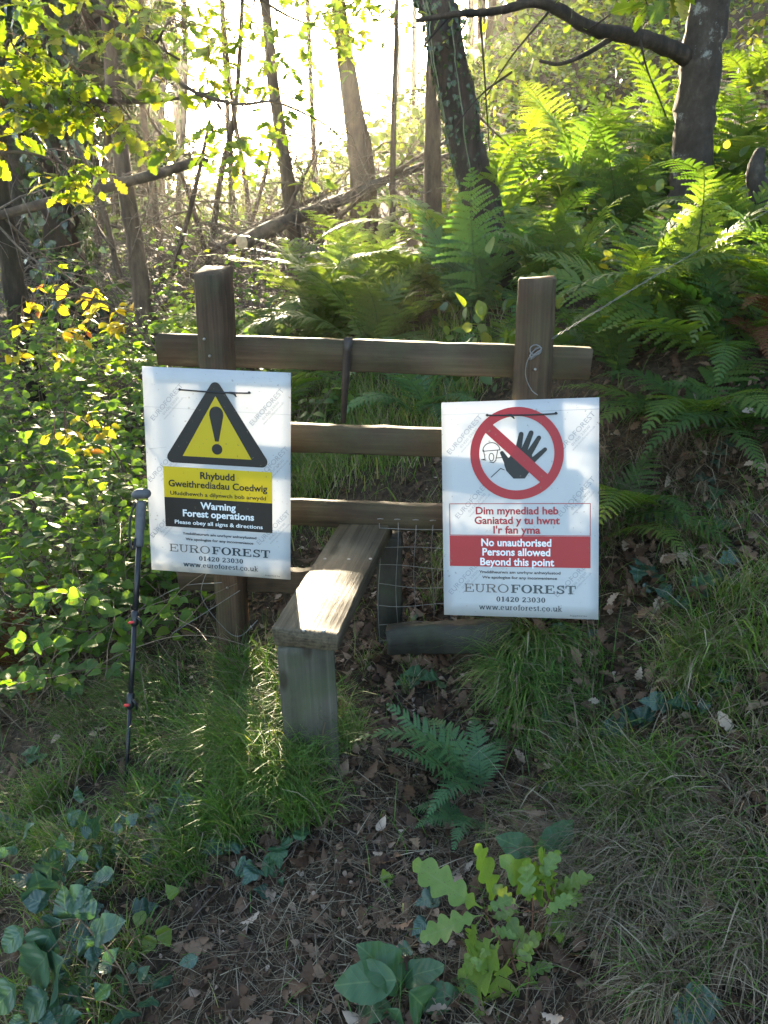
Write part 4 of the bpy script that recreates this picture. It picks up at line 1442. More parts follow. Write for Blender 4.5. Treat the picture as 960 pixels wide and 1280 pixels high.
GF = 'ferns on the slopes round the stile'
for lb, px, py, n, L, mat, ex in (
        ('tallest fern clump filling the slope behind the middle of the top rail', 565, (5.5,), 16, 1.45, 'fern', {}),
        ('blue green fern clump at the foot of the leaning ivy trunk', 592, (4.9,), 14, 1.15, 'fern_blue', {}),
        ('blue green fern drooping just above the top rail left of the right post', 530, (4.0,), 11, .72, 'fern_blue', dict(forms=(1, 4, 2))),
        ('upright fern clump behind the top rail beside the left post', 335, (5.0,), 13, 1.0, 'fern', {}),
        ('yellowish fern clump in sun behind the steel strap', 385, (6.0,), 11, .75, 'fern_pale', {}),
        ('pale fern in sun left of the brushwood', 275, (5.6,), 11, 1.05, 'fern_pale', {}),
        ('feathery fern in front of the pale cut log', 335, (6.0,), 11, 1.2, 'fern', {}),
        ('arching fern beyond the tallest clump in the sun glare', 465, (6.6,), 12, 1.4, 'fern_pale', {}),
        ('low fern under the sun glare by the widest trunk', 410, (6.6,), 11, 1.3, 'fern', {}),
        ('pale bushy fern close behind the top rail right of the steel strap', 470, (5.3,), 15, 1.3, 'fern_pale', {}),
        ('pale tall fern rising between the steel strap and the sky gap', 430, (6.0,), 14, 1.45, 'fern_pale', {}),
        ('low blue green fern growing on the soil bank behind the top rail', 560, (4.3,), 9, .5, 'fern_blue', dict(forms=(1, 2, 4))),
        ('fern leaning over the mossy brown trunk foot at the left', 150, 385, 8, .8, 'fern_pale', {}),
        ('fern in the brambles below the broad ivy trunk', 80, 410, 8, .7, 'fern', {}),
        ('young bright fern standing left of the right post top', 625, 455, 6, .55, 'fern', {}),
        ('bright fern low behind the right end of the top rail', 700, 470, 8, .6, 'fern', {}),
        ('large arching fern below the grey lichened trunk', 775, 300, 12, 1.1, 'fern', {}),
        ('fern on the hillside left of the grey lichened trunk', 710, 310, 10, .9, 'fern', {}),
        ('yellowing fern above the right post on the hillside', 720, 370, 10, .75, 'fern_pale', {}),
        ('sunlit fern between the right post and the big bank fern', 790, 400, 10, .8, 'fern', {}),
        ('fern high on the hillside beside the long bare branch', 755, 215, 9, 1.0, 'fern', {}),
        ('fern behind the grey lichened trunk at the right', 915, 240, 10, 1.0, 'fern', {}),
        ('hillside fern in the top right corner', 935, 130, 9, 1.0, 'fern', {}),
        ('fern round the pale broken snag', 925, 330, 10, .85, 'fern', {}),
        ('fern arching down the bank at the right edge', 955, 430, 10, .75, 'fern', {}),
        ('drooping fern beside the upper corner of the no entry sign', 785, (2.5,), 13, .6, 'fern', dict(forms=(1, 4, 2))),
        ('dark fern hanging over the bank right of the no entry sign', 870, (2.7,), 13, .62, 'fern', dict(forms=(1, 4, 2))),
        ('silvery fern curling on the bank below the twisted wire', 950, (2.6,), 12, .6, 'fern', dict(forms=(1, 4, 2))),
        ('bright fern on the bank between the right post and the drooping fern', 770, (3.1,), 12, .75, 'fern', {}),
        ('yellow green fern on the bank behind the drooping fern', 850, (3.2,), 12, .8, 'fern_pale', {}),
        ('tall fern at the right edge above the silvery fern', 950, (3.1,), 12, .9, 'fern', {}),
        ('lush fern on the hillside behind the right post', 665, (4.6,), 13, .95, 'fern', {}),
        ('lush fern halfway up the hillside over the right post', 700, (6.2,), 13, 1.2, 'fern', {}),
        ('large hillside fern between the two big trunks', 640, (6.8,), 12, 1.2, 'fern', {}),
        ('large hillside fern left of the lichened trunk foot', 800, (6.4,), 13, 1.3, 'fern', {}),
        ('sunny fern higher up between the two big trunks', 690, (8.2,), 12, 1.3, 'fern_pale', {}),
        ('blue green fern low in front of the no entry sign', 600, 1000, 0, .4, 'fern_blue', {}),
        ('small fern sprouting above the oak seedling', 590, 1035, 0, .24, 'fern_blue', dict(forms=(2, 1))),
        ('tiny fern under the oak seedling leaves', 560, 1215, 4, .2, 'fern_blue', dict(forms=(2, 1)))):
    if isinstance(py, tuple):
        x = P(px, 480, py[0]).x
        g_ = Vector((x, py[0], gz(x, py[0])))
    else:
        g_ = G(px, py)
    fern(lb, g_, n, L, mat, group=GF, **ex)


def aim_fronds(t, mat, specs):
    """Fronds of a low fern: azimuth in degrees, length, form, roll."""
    for az, L, form, roll in specs:
        o = obj('frond', frond_of(mat, form), t, (0, 0, .01))
        o.rotation_euler = (R(roll), R(0), R(az))
        o.scale = (L, L, L)


ft = [o for o in COL.objects if o.get('label', '').startswith('blue green fern low')][0]
aim_fronds(ft, 'fern_blue', [(176, .46, 1, 14), (150, .38, 2, -10), (125, .34, 1, 0), (200, .36, 2, 5), (95, .28, 0, 0), (225, .3, 1, 0), (60, .24, 1, 0)])
ft = [o for o in COL.objects if o.get('label', '').startswith('small fern sprouting')][0]
aim_fronds(ft, 'fern_blue', [(200, .2, 2, 0), (245, .22, 1, 0), (170, .2, 4, 0), (300, .14, 2, 0)])
# one big bright frond arching over the bank on the right
bf = thing('fern', 'big bright fern spreading over the bank right of the right post', 'fern', G(905, 470), GF)
for p0, p1, L in (((930, 560), (780, 270), 1.0), ((915, 520), (850, 330), .75), ((900, 520), (740, 400), .8), ((935, 520), (950, 330), .8), ((890, 540), (700, 330), .8)):
    pass
aim_fronds(bf, 'fern', [(150, .98, 2, -28), (185, .85, 1, 5), (120, .8, 0, 0), (215, .7, 2, 15), (80, .7, 2, 0), (165, .75, 0, 10), (245, .55, 4, 0), (20, .5, 2, 0)])
df = fern('red brown withered fern on the bank at the right edge', G(940, 440) + Vector((0, -.12, .06)), 7, .42, 'fern_dead', (1, 4), name='withered_fern')
df = fern('red brown withered fern at the foot of the leaning ivy trunk', G(600, 345), 6, .4, 'fern_dead', (0, 1, 4), name='withered_fern')
df = fern('rusty withered fern on the ground at the left edge', G(20, 850) + Vector((0, 0, .05)), 12, .42, 'fern_dead', (1, 4, 2), name='withered_fern')
fern('rusty withered bracken under the brambles at the left edge', G(45, 800) + Vector((0, 0, .08)), 10, .4, 'fern_dead', (1, 4, 2), name='withered_fern')


# ------------------------------------------------------------------ brambles and undergrowth
def cane_plant(name, label, cat, loc, ncane, length, spread, mat, tpl=SERRATE, leaf=.06, leaflets=3, step=.055, arch=.9, r=.0028, cane='cane', up=1.0, group=None, azr=(0, 360), hang=.5, tone=(.5, .22), bare=0.0, mix=None):
    t = thing(name, label, cat, loc, group)
    ms, ml_ = MB(), MB()
    Pp, Dd, Nn, Sz, Tn = [], [], [], [], []
    for c in range(ncane):
        rad = spread * math.sqrt(rng.uniform(0, 1))
        aa = rng.uniform(0, 6.28)
        x0, y0 = loc[0] + rad * math.cos(aa), loc[1] + rad * math.sin(aa)
        q = Vector((x0, y0, gz(x0, y0) - .02)) - Vector(loc)
        az = R(rng.uniform(*azr))
        d = Vector((math.cos(az) * .6, math.sin(az) * .6, up * rng.uniform(.5, 1.3))).normalized()
        L = length * rng.uniform(.55, 1.25)
        m = max(6, int(L / step))
        pts = [q.copy()]
        for k in range(m):
            d = (d + Vector((0, 0, -arch * step * 1.6)) + Vector(rng.normal(0, .06, 3))).normalized()
            q = q + d * step
            w = Vector(loc) + q
            if k % 3 == 0:
                gg = gz(w.x, w.y) - loc[2] + .03
                if q.z < gg: q.z = gg; d.z = max(d.z, .02)
            pts.append(q.copy())
            if k < max(2, bare * m): continue
            sd = d.cross(Vector((0, 0, 1)))
            if sd.length < .1: sd = Vector((1, 0, 0))
            sd = sd.normalized() * (1 if k % 2 else -1)
            pet = (sd * .8 + d * .35 + Vector((0, 0, rng.uniform(-.1, .5)))).normalized()
            e = q + pet * leaf * rng.uniform(.4, .9)
            if rng.random() < .12: continue
            if w.y < 2.46 and -.82 < w.x < .8: continue
            if leaflets > 1: ms.add(*tube([q, e], r * .4, 3, cap=False)[:2])
            fan = (0,) if leaflets == 1 else ((0, 62, -62) if leaflets == 3 else (0, 50, -50, 105, -105))
            nr = Vector((rng.normal(0, .45), rng.normal(0, .45) - .15, 1)).normalized()
            tt = np.clip(rng.normal(*tone), 0, 1)
            for fa in fan:
                dv = Matrix.Rotation(R(fa + rng.normal(0, 8)), 3, nr) @ pet
                dv.z -= hang * rng.uniform(.3, 1)
                Pp.append(tuple(e)); Dd.append(tuple(dv)); Nn.append(tuple(nr)); Sz.append(leaf * rng.uniform(.7, 1.2) * (1 if fa == 0 else .85)); Tn.append(tt)
        ms.add(*tube(pts, np.linspace(r, r * .4, len(pts)), 4, cap=False)[:2])
    ms.build('stems', M[cane], t)
    scatter(ml_, tpl, np.array(Pp), frames(np.array(Dd), np.array(Nn)), np.array(Sz), np.array(Tn))
    ml_.build('leaves', M[mat], t)
    return t


GB = 'bramble bushes of the thicket left of the stile'
for lb, px, py, D, nc, L, sp in (
        ('bramble bush at the left edge level with the black panel', 10, 700, 2.75, 26, .8, .42),
        ('bramble bush left of the walking pole grip', 95, 700, 2.75, 28, .8, .42),
        ('bramble bush between walking pole and warning sign', 165, 690, 2.8, 24, .65, .3),
        ('bramble bush at the left edge below the yellow leaves', 20, 600, 3.4, 28, .9, .5),
        ('bramble bush in the middle of the thicket', 110, 600, 3.4, 28, .9, .5),
        ('bramble bush behind the left edge of the warning sign', 200, 600, 3.3, 26, .8, .45),
        ('bramble bush behind the yellow leaved sapling', 60, 520, 4.3, 28, 1.0, .6),
        ('bramble bush behind the left end of the top rail', 190, 510, 4.2, 28, .95, .6),
        ('furthest bramble bush below the fallen pole', 110, 460, 5.4, 30, 1.1, .8),
        ('bramble bush beyond the thicket at the left edge', -20, 450, 5.2, 28, 1.1, .8),
        ('bramble bush behind the left post', 280, 470, 4.6, 24, .8, .5),
        ('pale leafy bramble bush beyond the yellow leaves', 130, 420, 6.4, 30, 1.3, .8),
        ('pale leafy bramble bush below the mossy brown trunk', 215, 410, 6.2, 28, 1.2, .7),
        ('pale leafy bramble bush at the foot of the grey far left trunk', 40, 420, 6.2, 28, 1.2, .8)):
    x = P(px, py, D).x
    k_ = len(lb) % 3
    cane_plant('bramble_bush', lb, 'bush', (x, D, gz(x, D)), nc, L * 1.15, sp, 'bramble', (OVATE, SERRATE, HEART)[k_], (.056, .066, .05)[k_], (3, 3, 1)[k_], (.055, .06, .035)[k_], .6, up=1.25, group=GB, cane='cane')
# hillside plants one can tell apart
GH = 'leafy bushes on the hillside'
for lb, px, py, nc, L, sp, lf in (
        ('leafy bush on the hillside right of the leaning ivy trunk', 665, 250, 26, .9, .5, .07),
        ('leafy bush above the fern on the hillside', 690, 160, 28, 1.1, .7, .08),
        ('leafy bush high on the hillside under the long branch', 640, 110, 28, 1.2, .8, .09),
        ('leafy bush between long branch and grey trunk', 790, 110, 28, 1.1, .7, .08),
        ('leafy bush left of the grey lichened trunk foot', 800, 230, 24, .9, .5, .07),
        ('leafy bush right of the grey lichened trunk', 930, 180, 24, 1.0, .6, .07),
        ('leafy bush at the top of the hillside beside the grey trunk', 760, 50, 28, 1.3, .9, .1),
        ('sunlit leafy bush behind the leaning ivy trunk', 575, 260, 24, .9, .5, .07),
        ('yellow green bush right of the thin bare stem', 520, 235, 22, .9, .5, .07)):
    g_ = G(px, py)
    cane_plant('hillside_bush', lb, 'bush', g_, nc, L, sp, 'under', OVATE, lf, 1, .06, .6, group=GH, hang=.4)
# broad mass of hillside undergrowth
mb = MB()
n = 30000
xx = rng.uniform(-9, 11, n); yy = 3.6 + rng.uniform(0, 1, n) ** 1.3 * 17
keep = ~((np.abs(xx + .03 * yy) < .45) & (yy < 6))
keep &= (xx > .35 * (yy > 0)) | (rng.uniform(0, 1, n) < .32)
xx, yy = xx[keep], yy[keep]
n = len(xx)
hh = np.abs(rng.normal(0, .26, n)) * (.5 + .5 * np.sin(xx * 1.7 + yy) * np.sin(yy * 1.3))
p = np.stack([xx, yy, ground(xx, yy) + .02 + np.abs(hh)], 1)
scatter(mb, OVATE, p, frames(rng.normal(0, 1, (n, 3)), rng.normal(0, .5, (n, 3)) + np.array([0, 0, 1])), rng.uniform(.04, .085, n) * (1 + yy * .045), np.clip(rng.normal(.5, .25, n), 0, 1))
tagp(mb.build('undergrowth', M['under']), 'low leafy ground cover over the wooded slopes', 'undergrowth', kind='stuff')
# yellowing sapling over the thicket
# ------------------------------------------------------------------ oak branches hanging in from the left
def oak_branch(label, main, clusters, r=.014, leaf=.085, mat='oak', name='oak_branch', tpl=OAK):
    clusters = [(a, b, c, d, int(e * (2.6 if c > 4.5 else 1.5))) for a, b, c, d, e in clusters]
    s = spline([P(*c) for c in main], 40)
    t = thing(name, label, 'branch', Vector(s[0]))
    t0 = np.array(t.location)
    ms, ml_ = MB(), MB()
    ms.add(*tube(s - t0, np.linspace(r, r * .35, 40), 6)[:2])
    Pp, Dd, Nn, Sz, Tn = [], [], [], [], []
    for (cx_, cy_, D, rad, nl) in clusters:
        c = np.array(P(cx_, cy_, D))
        i = int(np.argmin(((s - c) ** 2).sum(1)))
        i = max(0, i - 4)
        mid = (s[i] + c) / 2 + np.array([0, 0, .06])
        tw = spline([s[i], mid, c], 10)
        ms.add(*tube(tw - t0, np.linspace(r * .45, .0022, 10), 4)[:2])
        rw = rad / FPX * D
        for k in range(max(2, nl // 4)):
            e = c + rng.normal(0, 1, 3) * np.array([rw, rw, rw * .6]) * .7
            ms.add(*tube(np.array([tw[rng.integers(4, 9)], (c + e) / 2 + [0, 0, .01], e]) - t0, .0017, 3)[:2])
            for q in range(4 if nl >= 4 else nl):
                Pp.append(e - t0 + rng.normal(0, .012, 3))
                a = rng.uniform(0, 6.28)
                Dd.append((math.cos(a), math.sin(a), rng.uniform(-.9, .25)))
                Nn.append((rng.normal(0, .5), rng.normal(0, .5) - .25, 1))
                Sz.append(leaf * rng.uniform(.65, 1.2)); Tn.append(np.clip(rng.normal(.5, .25), 0, 1))
    ms.build('stem', M['bark_brown'], t)
    scatter(ml_, tpl, np.array(Pp), frames(np.array(Dd, float), np.array(Nn, float)), np.array(Sz), np.array(Tn))
    ml_.build('leaves', M[mat], t)
    return t


oak_branch('oak branch with bright backlit leaves across the upper left', [(-120, 150, 3.2), (-20, 132, 3.3), (60, 124, 3.4), (150, 128, 3.5), (215, 124, 3.6), (262, 116, 3.7)],
           [(15, 115, 3.2, 34, 16), (-10, 165, 3.2, 30, 12), (45, 150, 3.3, 32, 18), (80, 160, 3.35, 26, 12), (108, 118, 3.4, 32, 16), (140, 175, 3.45, 30, 16), (165, 130, 3.5, 34, 16), (196, 165, 3.55, 26, 10), (30, 92, 3.25, 24, 8), (8, 200, 3.2, 20, 6), (205, 100, 3.6, 28, 8), (60, 105, 3.3, 34, 18), (120, 145, 3.4, 34, 18), (175, 170, 3.5, 30, 14), (20, 140, 3.2, 34, 16)])
oak_branch('low oak twig with yellow green leaves hanging above the fallen pole', [(-70, 205, 3.1), (20, 190, 3.15), (80, 205, 3.2), (132, 222, 3.25)],
           [(75, 226, 3.2, 18, 12), (105, 228, 3.22, 20, 16), (130, 222, 3.25, 14, 8), (95, 215, 3.2, 20, 8)], .008, .075)
oak_branch('oak twig with yellow green leaves hanging below the sun', [(205, 90, 3.9), (250, 118, 3.95), (300, 130, 4.0), (345, 128, 4.05), (400, 152, 4.1), (425, 170, 4.1)],
           [(268, 175, 3.95, 24, 16), (292, 195, 3.95, 22, 16), (325, 180, 4.0, 26, 14), (300, 215, 4.0, 16, 6), (345, 150, 4.05, 26, 10), (390, 225, 4.1, 16, 6), (375, 140, 4.05, 26, 8), (262, 150, 3.95, 20, 8)], .011, .08)
oak_branch('oak branch with lime leaves in the top left corner', [(-60, -60, 2.9), (20, -25, 3.0), (90, 0, 3.1), (150, 30, 3.2), (225, 75, 3.3)],
           [(28, 8, 3.0, 24, 10), (55, 20, 3.05, 18, 6), (85, -5, 3.1, 22, 10), (110, 40, 3.1, 30, 12), (150, 60, 3.2, 34, 16), (190, 45, 3.25, 34, 12), (215, 85, 3.3, 26, 10), (165, 15, 3.2, 30, 10), (240, 40, 3.3, 24, 6)], .012, .08)
oak_branch('dense oak branch hanging in front of the sun at the top', [(180, -90, 5.0), (250, -40, 5.2), (310, -10, 5.4), (360, 20, 5.5), (400, 35, 5.6)],
           [(250, 20, 5.2, 34, 24), (290, 60, 5.3, 34, 24), (330, 20, 5.4, 34, 20), (230, 70, 5.2, 30, 20), (350, 75, 5.5, 30, 16), (385, 30, 5.6, 30, 20), (405, 60, 5.6, 24, 12), (265, 110, 5.25, 26, 14), (310, 100, 5.3, 26, 14), (200, 30, 5.1, 34, 22), (170, 75, 5.0, 30, 18)], .014, .085)
oak_branch('oak twigs crossing the tops of the two trunks in the glare', [(520, -80, 6.5), (470, -20, 6.6), (430, 10, 6.7), (390, 20, 6.8)],
           [(430, 15, 6.7, 30, 24), (400, 5, 6.8, 30, 20), (460, -5, 6.6, 26, 16), (420, 50, 6.7, 22, 14), (500, 0, 6.5, 26, 14), (445, 40, 6.7, 20, 10)], .012, .085)
oak_branch('oak branch with lime leaves at the middle of the left edge', [(-140, 60, 3.0), (-60, 70, 3.0), (0, 75, 3.05), (60, 65, 3.1)],
           [(-10, 95, 3.0, 26, 12), (25, 75, 3.05, 28, 14), (60, 70, 3.1, 26, 12), (5, 50, 3.0, 26, 10), (90, 85, 3.15, 24, 10), (40, 40, 3.1, 24, 8)], .009, .08)
for lb, main, cl in (('thin arching sapling with yellow and orange leaves over the brambles', [(262, 640, 2.9), (235, 500, 2.95), (185, 425, 3.0), (120, 375, 3.1), (45, 372, 3.2), (10, 395, 3.25)],
                      [(60, 368, 3.2, 12, 4), (38, 385, 3.2, 12, 4), (28, 405, 3.22, 9, 3), (92, 378, 3.15, 14, 6), (108, 388, 3.12, 12, 6), (128, 372, 3.1, 9, 3), (140, 405, 3.08, 12, 4), (158, 412, 3.05, 12, 6), (88, 412, 3.15, 12, 4), (104, 428, 3.12, 12, 6), (160, 388, 3.05, 9, 3), (22, 442, 3.25, 9, 3), (70, 440, 3.2, 10, 3)]),
                     ('low yellowing shoot among the brambles under the arching sapling', [(180, 640, 3.0), (140, 560, 3.0), (95, 520, 3.0), (70, 515, 3.0)],
                      [(82, 545, 3.0, 8, 3), (108, 520, 3.0, 6, 2), (68, 548, 3.0, 8, 2), (130, 535, 3.0, 8, 3), (100, 560, 3.0, 10, 3)])):
    oak_branch(lb, main, cl, .005, .05, 'yellow', 'yellow_sapling', OVATE)['category'] = 'sapling'
oak_branch('few big pale leaves hanging over the grey trunk at the top', [(700, -70, 2.0), (770, -30, 2.0), (830, -12, 2.0)], [(800, -5, 2.0, 14, 4), (835, -2, 2.0, 10, 3)], .006, .075)
#PART4

# ------------------------------------------------------------------ grass, straw, dead leaves
def blades(mb_, root, az, L, lean0, lean1, w, tone):
    n = len(root)
    K = 5
    s = np.linspace(0, 1, K)
    ph = lean0[:, None] + (lean1 - lean0)[:, None] * s[None] ** 1.2
    ph = ph + (s[None] > rng.choice([.3, .55, .8], n)[:, None]) * (rng.uniform(0, 1, n) < .3)[:, None] * rng.uniform(.4, 1.3, n)[:, None]
    ds = (L / (K - 1))[:, None]
    hz = np.concatenate([np.zeros((n, 1)), np.cumsum(np.sin(ph[:, :-1]) * ds, 1)], 1)
    vz = np.concatenate([np.zeros((n, 1)), np.cumsum(np.cos(ph[:, :-1]) * ds, 1)], 1)
    ca, sa = np.cos(az)[:, None], np.sin(az)[:, None]
    tw = az + rng.normal(0, .7, n)
    wx, wy = -np.sin(tw)[:, None], np.cos(tw)[:, None]
    hw = (w[:, None] * (1 - s[None] ** 2.2 * .92)) / 2
    cx_ = root[:, 0:1] + hz * ca
    cy_ = root[:, 1:2] + hz * sa
    cz_ = root[:, 2:3] + vz
    g = ground(cx_, cy_) + .004
    cz_ = np.maximum(cz_, g)
    A = np.stack([cx_ - wx * hw, cy_ - wy * hw, cz_], -1)
    B = np.stack([cx_ + wx * hw, cy_ + wy * hw, cz_ + hw * .3], -1)
    V = np.stack([A, B], 2).reshape(-1, 3)
    k = np.arange(n)[:, None] * (2 * K) + np.arange(K - 1)[None] * 2
    k = k.ravel()
    mb_.add(V, np.stack([k, k + 1, k + 3, k + 2], 1), np.repeat(tone, 2 * K))


gm, sm = MB(), MB()


def patch(n, cx_, cy_, rx, ry, L, az, azs, lean=(.1, 1.6), w=.003, tone=(.45, .2), dry=.0, clump=0, ang=0.0):
    """An elliptical patch of long grass; az in degrees is the way it falls."""
    if clump:
        ct = rng.normal(0, .5, (clump, 2))
        uv = ct[rng.integers(0, clump, n)] + rng.normal(0, .12, (n, 2))
    else:
        uv = rng.normal(0, .5, (n, 2))
    ux, uy = uv[:, 0] * rx, uv[:, 1] * ry
    ca, sa = math.cos(R(ang)), math.sin(R(ang))
    x, y = cx_ + ux * ca - uy * sa, cy_ + ux * sa + uy * ca
    root = np.stack([x, y, ground(x, y) - .01], 1)
    a = np.radians(az + rng.normal(0, azs, n))
    Ls = L * rng.uniform(.45, 1.25, n)
    l0 = np.abs(rng.normal(lean[0], .2, n))
    l1 = rng.normal(lean[1], .4, n)
    tn = np.clip(rng.normal(*tone, n), 0, 1)
    d = rng.uniform(0, 1, n) < dry
    for mk, mm in ((~d, gm), (d, sm)):
        if mk.any(): blades(mm, root[mk], a[mk], Ls[mk], l0[mk], l1[mk], np.full(mk.sum(), w) * rng.choice([.6, .85, 1.1, 1.9], mk.sum(), p=[.3, .35, .25, .1]), tn[mk])


def near(px, py):
    g_ = G(px, py)
    return g_.x, g_.y


x, y = near(330, 950); patch(2600, x, y, .22, .2, .24, 250, 70, (.15, 1.7), .003, (.55, .2), .05, 14)
x, y = near(240, 930); patch(2400, x, y, .34, .3, .26, 235, 60, (.3, 2.0), .003, (.4, .2), .25, 18)
x, y = near(150, 900); patch(1500, x, y + .12, .26, .22, .2, 225, 50, (.3, 2.0), .0028, (.45, .2), .5, 18)
x, y = near(300, 870); patch(500, x, y, .1, .12, .22, 250, 90, (.1, 1.4), .003, (.5, .2), .1, 5)
x, y = near(660, 815); patch(800, x, y, .085, .08, .26, 258, 55, (.7, 2.4), .004, (.55, .22), .15, 12)
x, y = near(655, 880); patch(850, x, y, .085, .16, .26, 250, 55, (.4, 2.3), .004, (.5, .22), .12, 12)
x, y = near(710, 860); patch(450, x, y, .2, .25, .24, 240, 50, (.3, 2.0), .0028, (.3, .18), .25, 10)
x, y = near(800, 720); patch(1100, x, y, .4, .3, .2, 230, 70, (.2, 1.8), .0032, (.55, .2), .5, 9)
x, y = near(800, 620); patch(1500, x, y, .45, .25, .26, 240, 40, (.6, 2.5), .0028, (.3, .2), .95, 16)
x, y = near(910, 800); patch(1700, x, y, .35, .3, .26, 235, 60, (.2, 1.8), .0036, (.68, .2), .25, 9)
x, y = near(850, 930); patch(1500, x, y, .4, .25, .22, 240, 60, (.2, 1.8), .0034, (.58, .2), .4, 9)
x, y = near(830, 1060); patch(2600, x, y, .35, .2, .22, 225, 40, (.5, 2.2), .0024, (.5, .2), .85, 18)
x, y = near(760, 1120); patch(1600, x, y, .16, .2, .2, 230, 40, (.5, 2.2), .0024, (.5, .2), .92, 12)
x, y = near(890, 1180); patch(1500, x, y, .25, .2, .2, 220, 50, (.5, 2.1), .0024, (.5, .2), .75, 12)
x, y = near(60, 1010); patch(1000, x, y, .3, .2, .2, 240, 70, (.2, 1.7), .003, (.45, .2), .25, 10)
x, y = near(120, 1120); patch(700, x, y, .3, .2, .16, 240, 90, (.2, 1.7), .0028, (.4, .2), .4, 10)
x, y = near(40, 830); patch(900, x, y, .25, .3, .22, 240, 80, (.4, 2), .0026, (.4, .2), .8, 10)
x, y = near(400, 600); patch(2600, x, y, .45, .6, .16, 250, 100, (.1, 1.2), .004, (.7, .2), .1, 30)
x, y = near(500, 505); patch(2600, x, y, .7, .9, .2, 250, 100, (.1, 1.2), .005, (.75, .2), .1, 40)
x, y = near(400, 520); patch(1600, x, y, .6, .7, .18, 250, 100, (.1, 1.2), .005, (.7, .2), .1, 30)
x, y = near(560, 700); patch(500, x, y, .2, .2, .18, 250, 90, (.1, 1.4), .003, (.7, .2), .3, 8)
x, y = near(480, 830); patch(300, x, y, .12, .12, .12, 250, 90, (.1, 1.4), .003, (.6, .2), .5, 6)
x, y = near(345, 880); patch(400, x, y, .06, .1, .18, 250, 90, (.1, 1.4), .003, (.55, .2), .1, 5)
x, y = near(200, 1010); patch(800, x, y, .3, .15, .14, 240, 80, (.2, 1.8), .0028, (.35, .2), .2, 10)
x, y = near(355, 1000); patch(1500, x, y, .16, .13, .2, 250, 70, (.15, 1.6), .0034, (.62, .2), .05, 12)
x, y = near(250, 1060); patch(900, x, y, .2, .12, .16, 240, 80, (.2, 1.7), .003, (.5, .2), .15, 12)
x, y = near(430, 930); patch(350, x, y, .06, .1, .15, 250, 90, (.2, 1.5), .003, (.6, .2), .1, 6)
x, y = near(760, 1000); patch(600, x, y, .2, .13, .2, 240, 60, (.2, 1.7), .0034, (.6, .2), .15, 8)
x, y = near(900, 1100); patch(700, x, y, .2, .12, .18, 240, 60, (.2, 1.7), .0034, (.55, .2), .3, 12)
x, y = near(60, 1080); patch(900, x, y, .25, .15, .17, 240, 80, (.2, 1.7), .003, (.55, .2), .2, 12)
x, y = near(90, 1240); patch(500, x, y, .2, .1, .14, 240, 80, (.2, 1.7), .003, (.55, .2), .2, 10)
# blades in front of the right sign
sx, sy = near(735, 815)
for k in range(14):
    root = np.array([[sx + rng.normal(0, .05), sy - .1 + rng.normal(0, .04), 0]])
    root[0, 2] = gz(root[0, 0], root[0, 1])
    blades(gm if k % 2 else sm, root, np.array([R(rng.uniform(30, 150))]), np.array([rng.uniform(.15, .32)]), np.array([.1]), np.array([rng.uniform(.3, 1.6)]), np.array([.0022]), np.array([.4]))
# sparse grass everywhere near
n = 4500
x = rng.uniform(-2.2, 2.2, n); y = rng.uniform(.75, 6, n)
root = np.stack([x, y, ground(x, y) - .005], 1)
blades(gm, root, rng.uniform(0, 6.28, n), rng.uniform(.05, .16, n), np.abs(rng.normal(.2, .2, n)), rng.normal(1.3, .4, n), rng.uniform(.0018, .0035, n), np.clip(rng.normal(.5, .22, n), 0, 1))
tagp(gm.build('grass', M['grass']), 'long green grass in tufts round the stile', 'grass', kind='stuff')
# flat straw and twigs
n = 15000
x = np.concatenate([rng.normal(.05, .5, n // 2), rng.uniform(-1.8, 1.8, n - n // 2)]); y = np.concatenate([rng.uniform(.8, 1.9, n // 2), rng.uniform(.7, 3.4, n - n // 2)])
root = np.stack([x, y, ground(x, y) + rng.uniform(0, .018, n)], 1)
blades(sm, root, rng.uniform(0, 6.28, n), rng.uniform(.03, .15, n), rng.normal(1.45, .16, n), rng.normal(1.55, .25, n), rng.uniform(.001, .0024, n), np.clip(rng.normal(.4, .25, n), 0, 1))
tagp(sm.build('dry_grass', M['straw']), 'pale dead grass and straw matted on the ground', 'dry grass', kind='stuff')
mb = MB()
for k in range(260):
    x0, y0 = rng.uniform(-1, 1.2), rng.uniform(.75, 3)
    a, L = rng.uniform(0, 6.28), rng.uniform(.05, .3)
    q = []
    for s_ in (0, .33, .66, 1):
        xx, yy = x0 + math.cos(a) * L * s_ + rng.normal(0, .008), y0 + math.sin(a) * L * s_ + rng.normal(0, .008)
        q.append((xx, yy, gz(xx, yy) + .008 + rng.uniform(0, .015)))
    mb.add(*tube(q, np.linspace(rng.uniform(.001, .0028), .0008, 4), 4)[:2])
tagp(mb.build('fallen_twigs', M['twig']), 'thin brown twigs lying about on the path', 'twigs', kind='stuff')
mb = MB()
OAKD = leaf_tpl([(a_, b_) for a_, b_ in zip(OAK[0][1::3, 0], OAK[0][2::3, 1])], .45, .45, .02, 1)
OVD = leaf_tpl([(0, .01), (.06, .1), (.18, .25), (.33, .33), (.5, .33), (.68, .25), (.84, .13), (.94, .05), (1, 0)], .55, .45, .03)
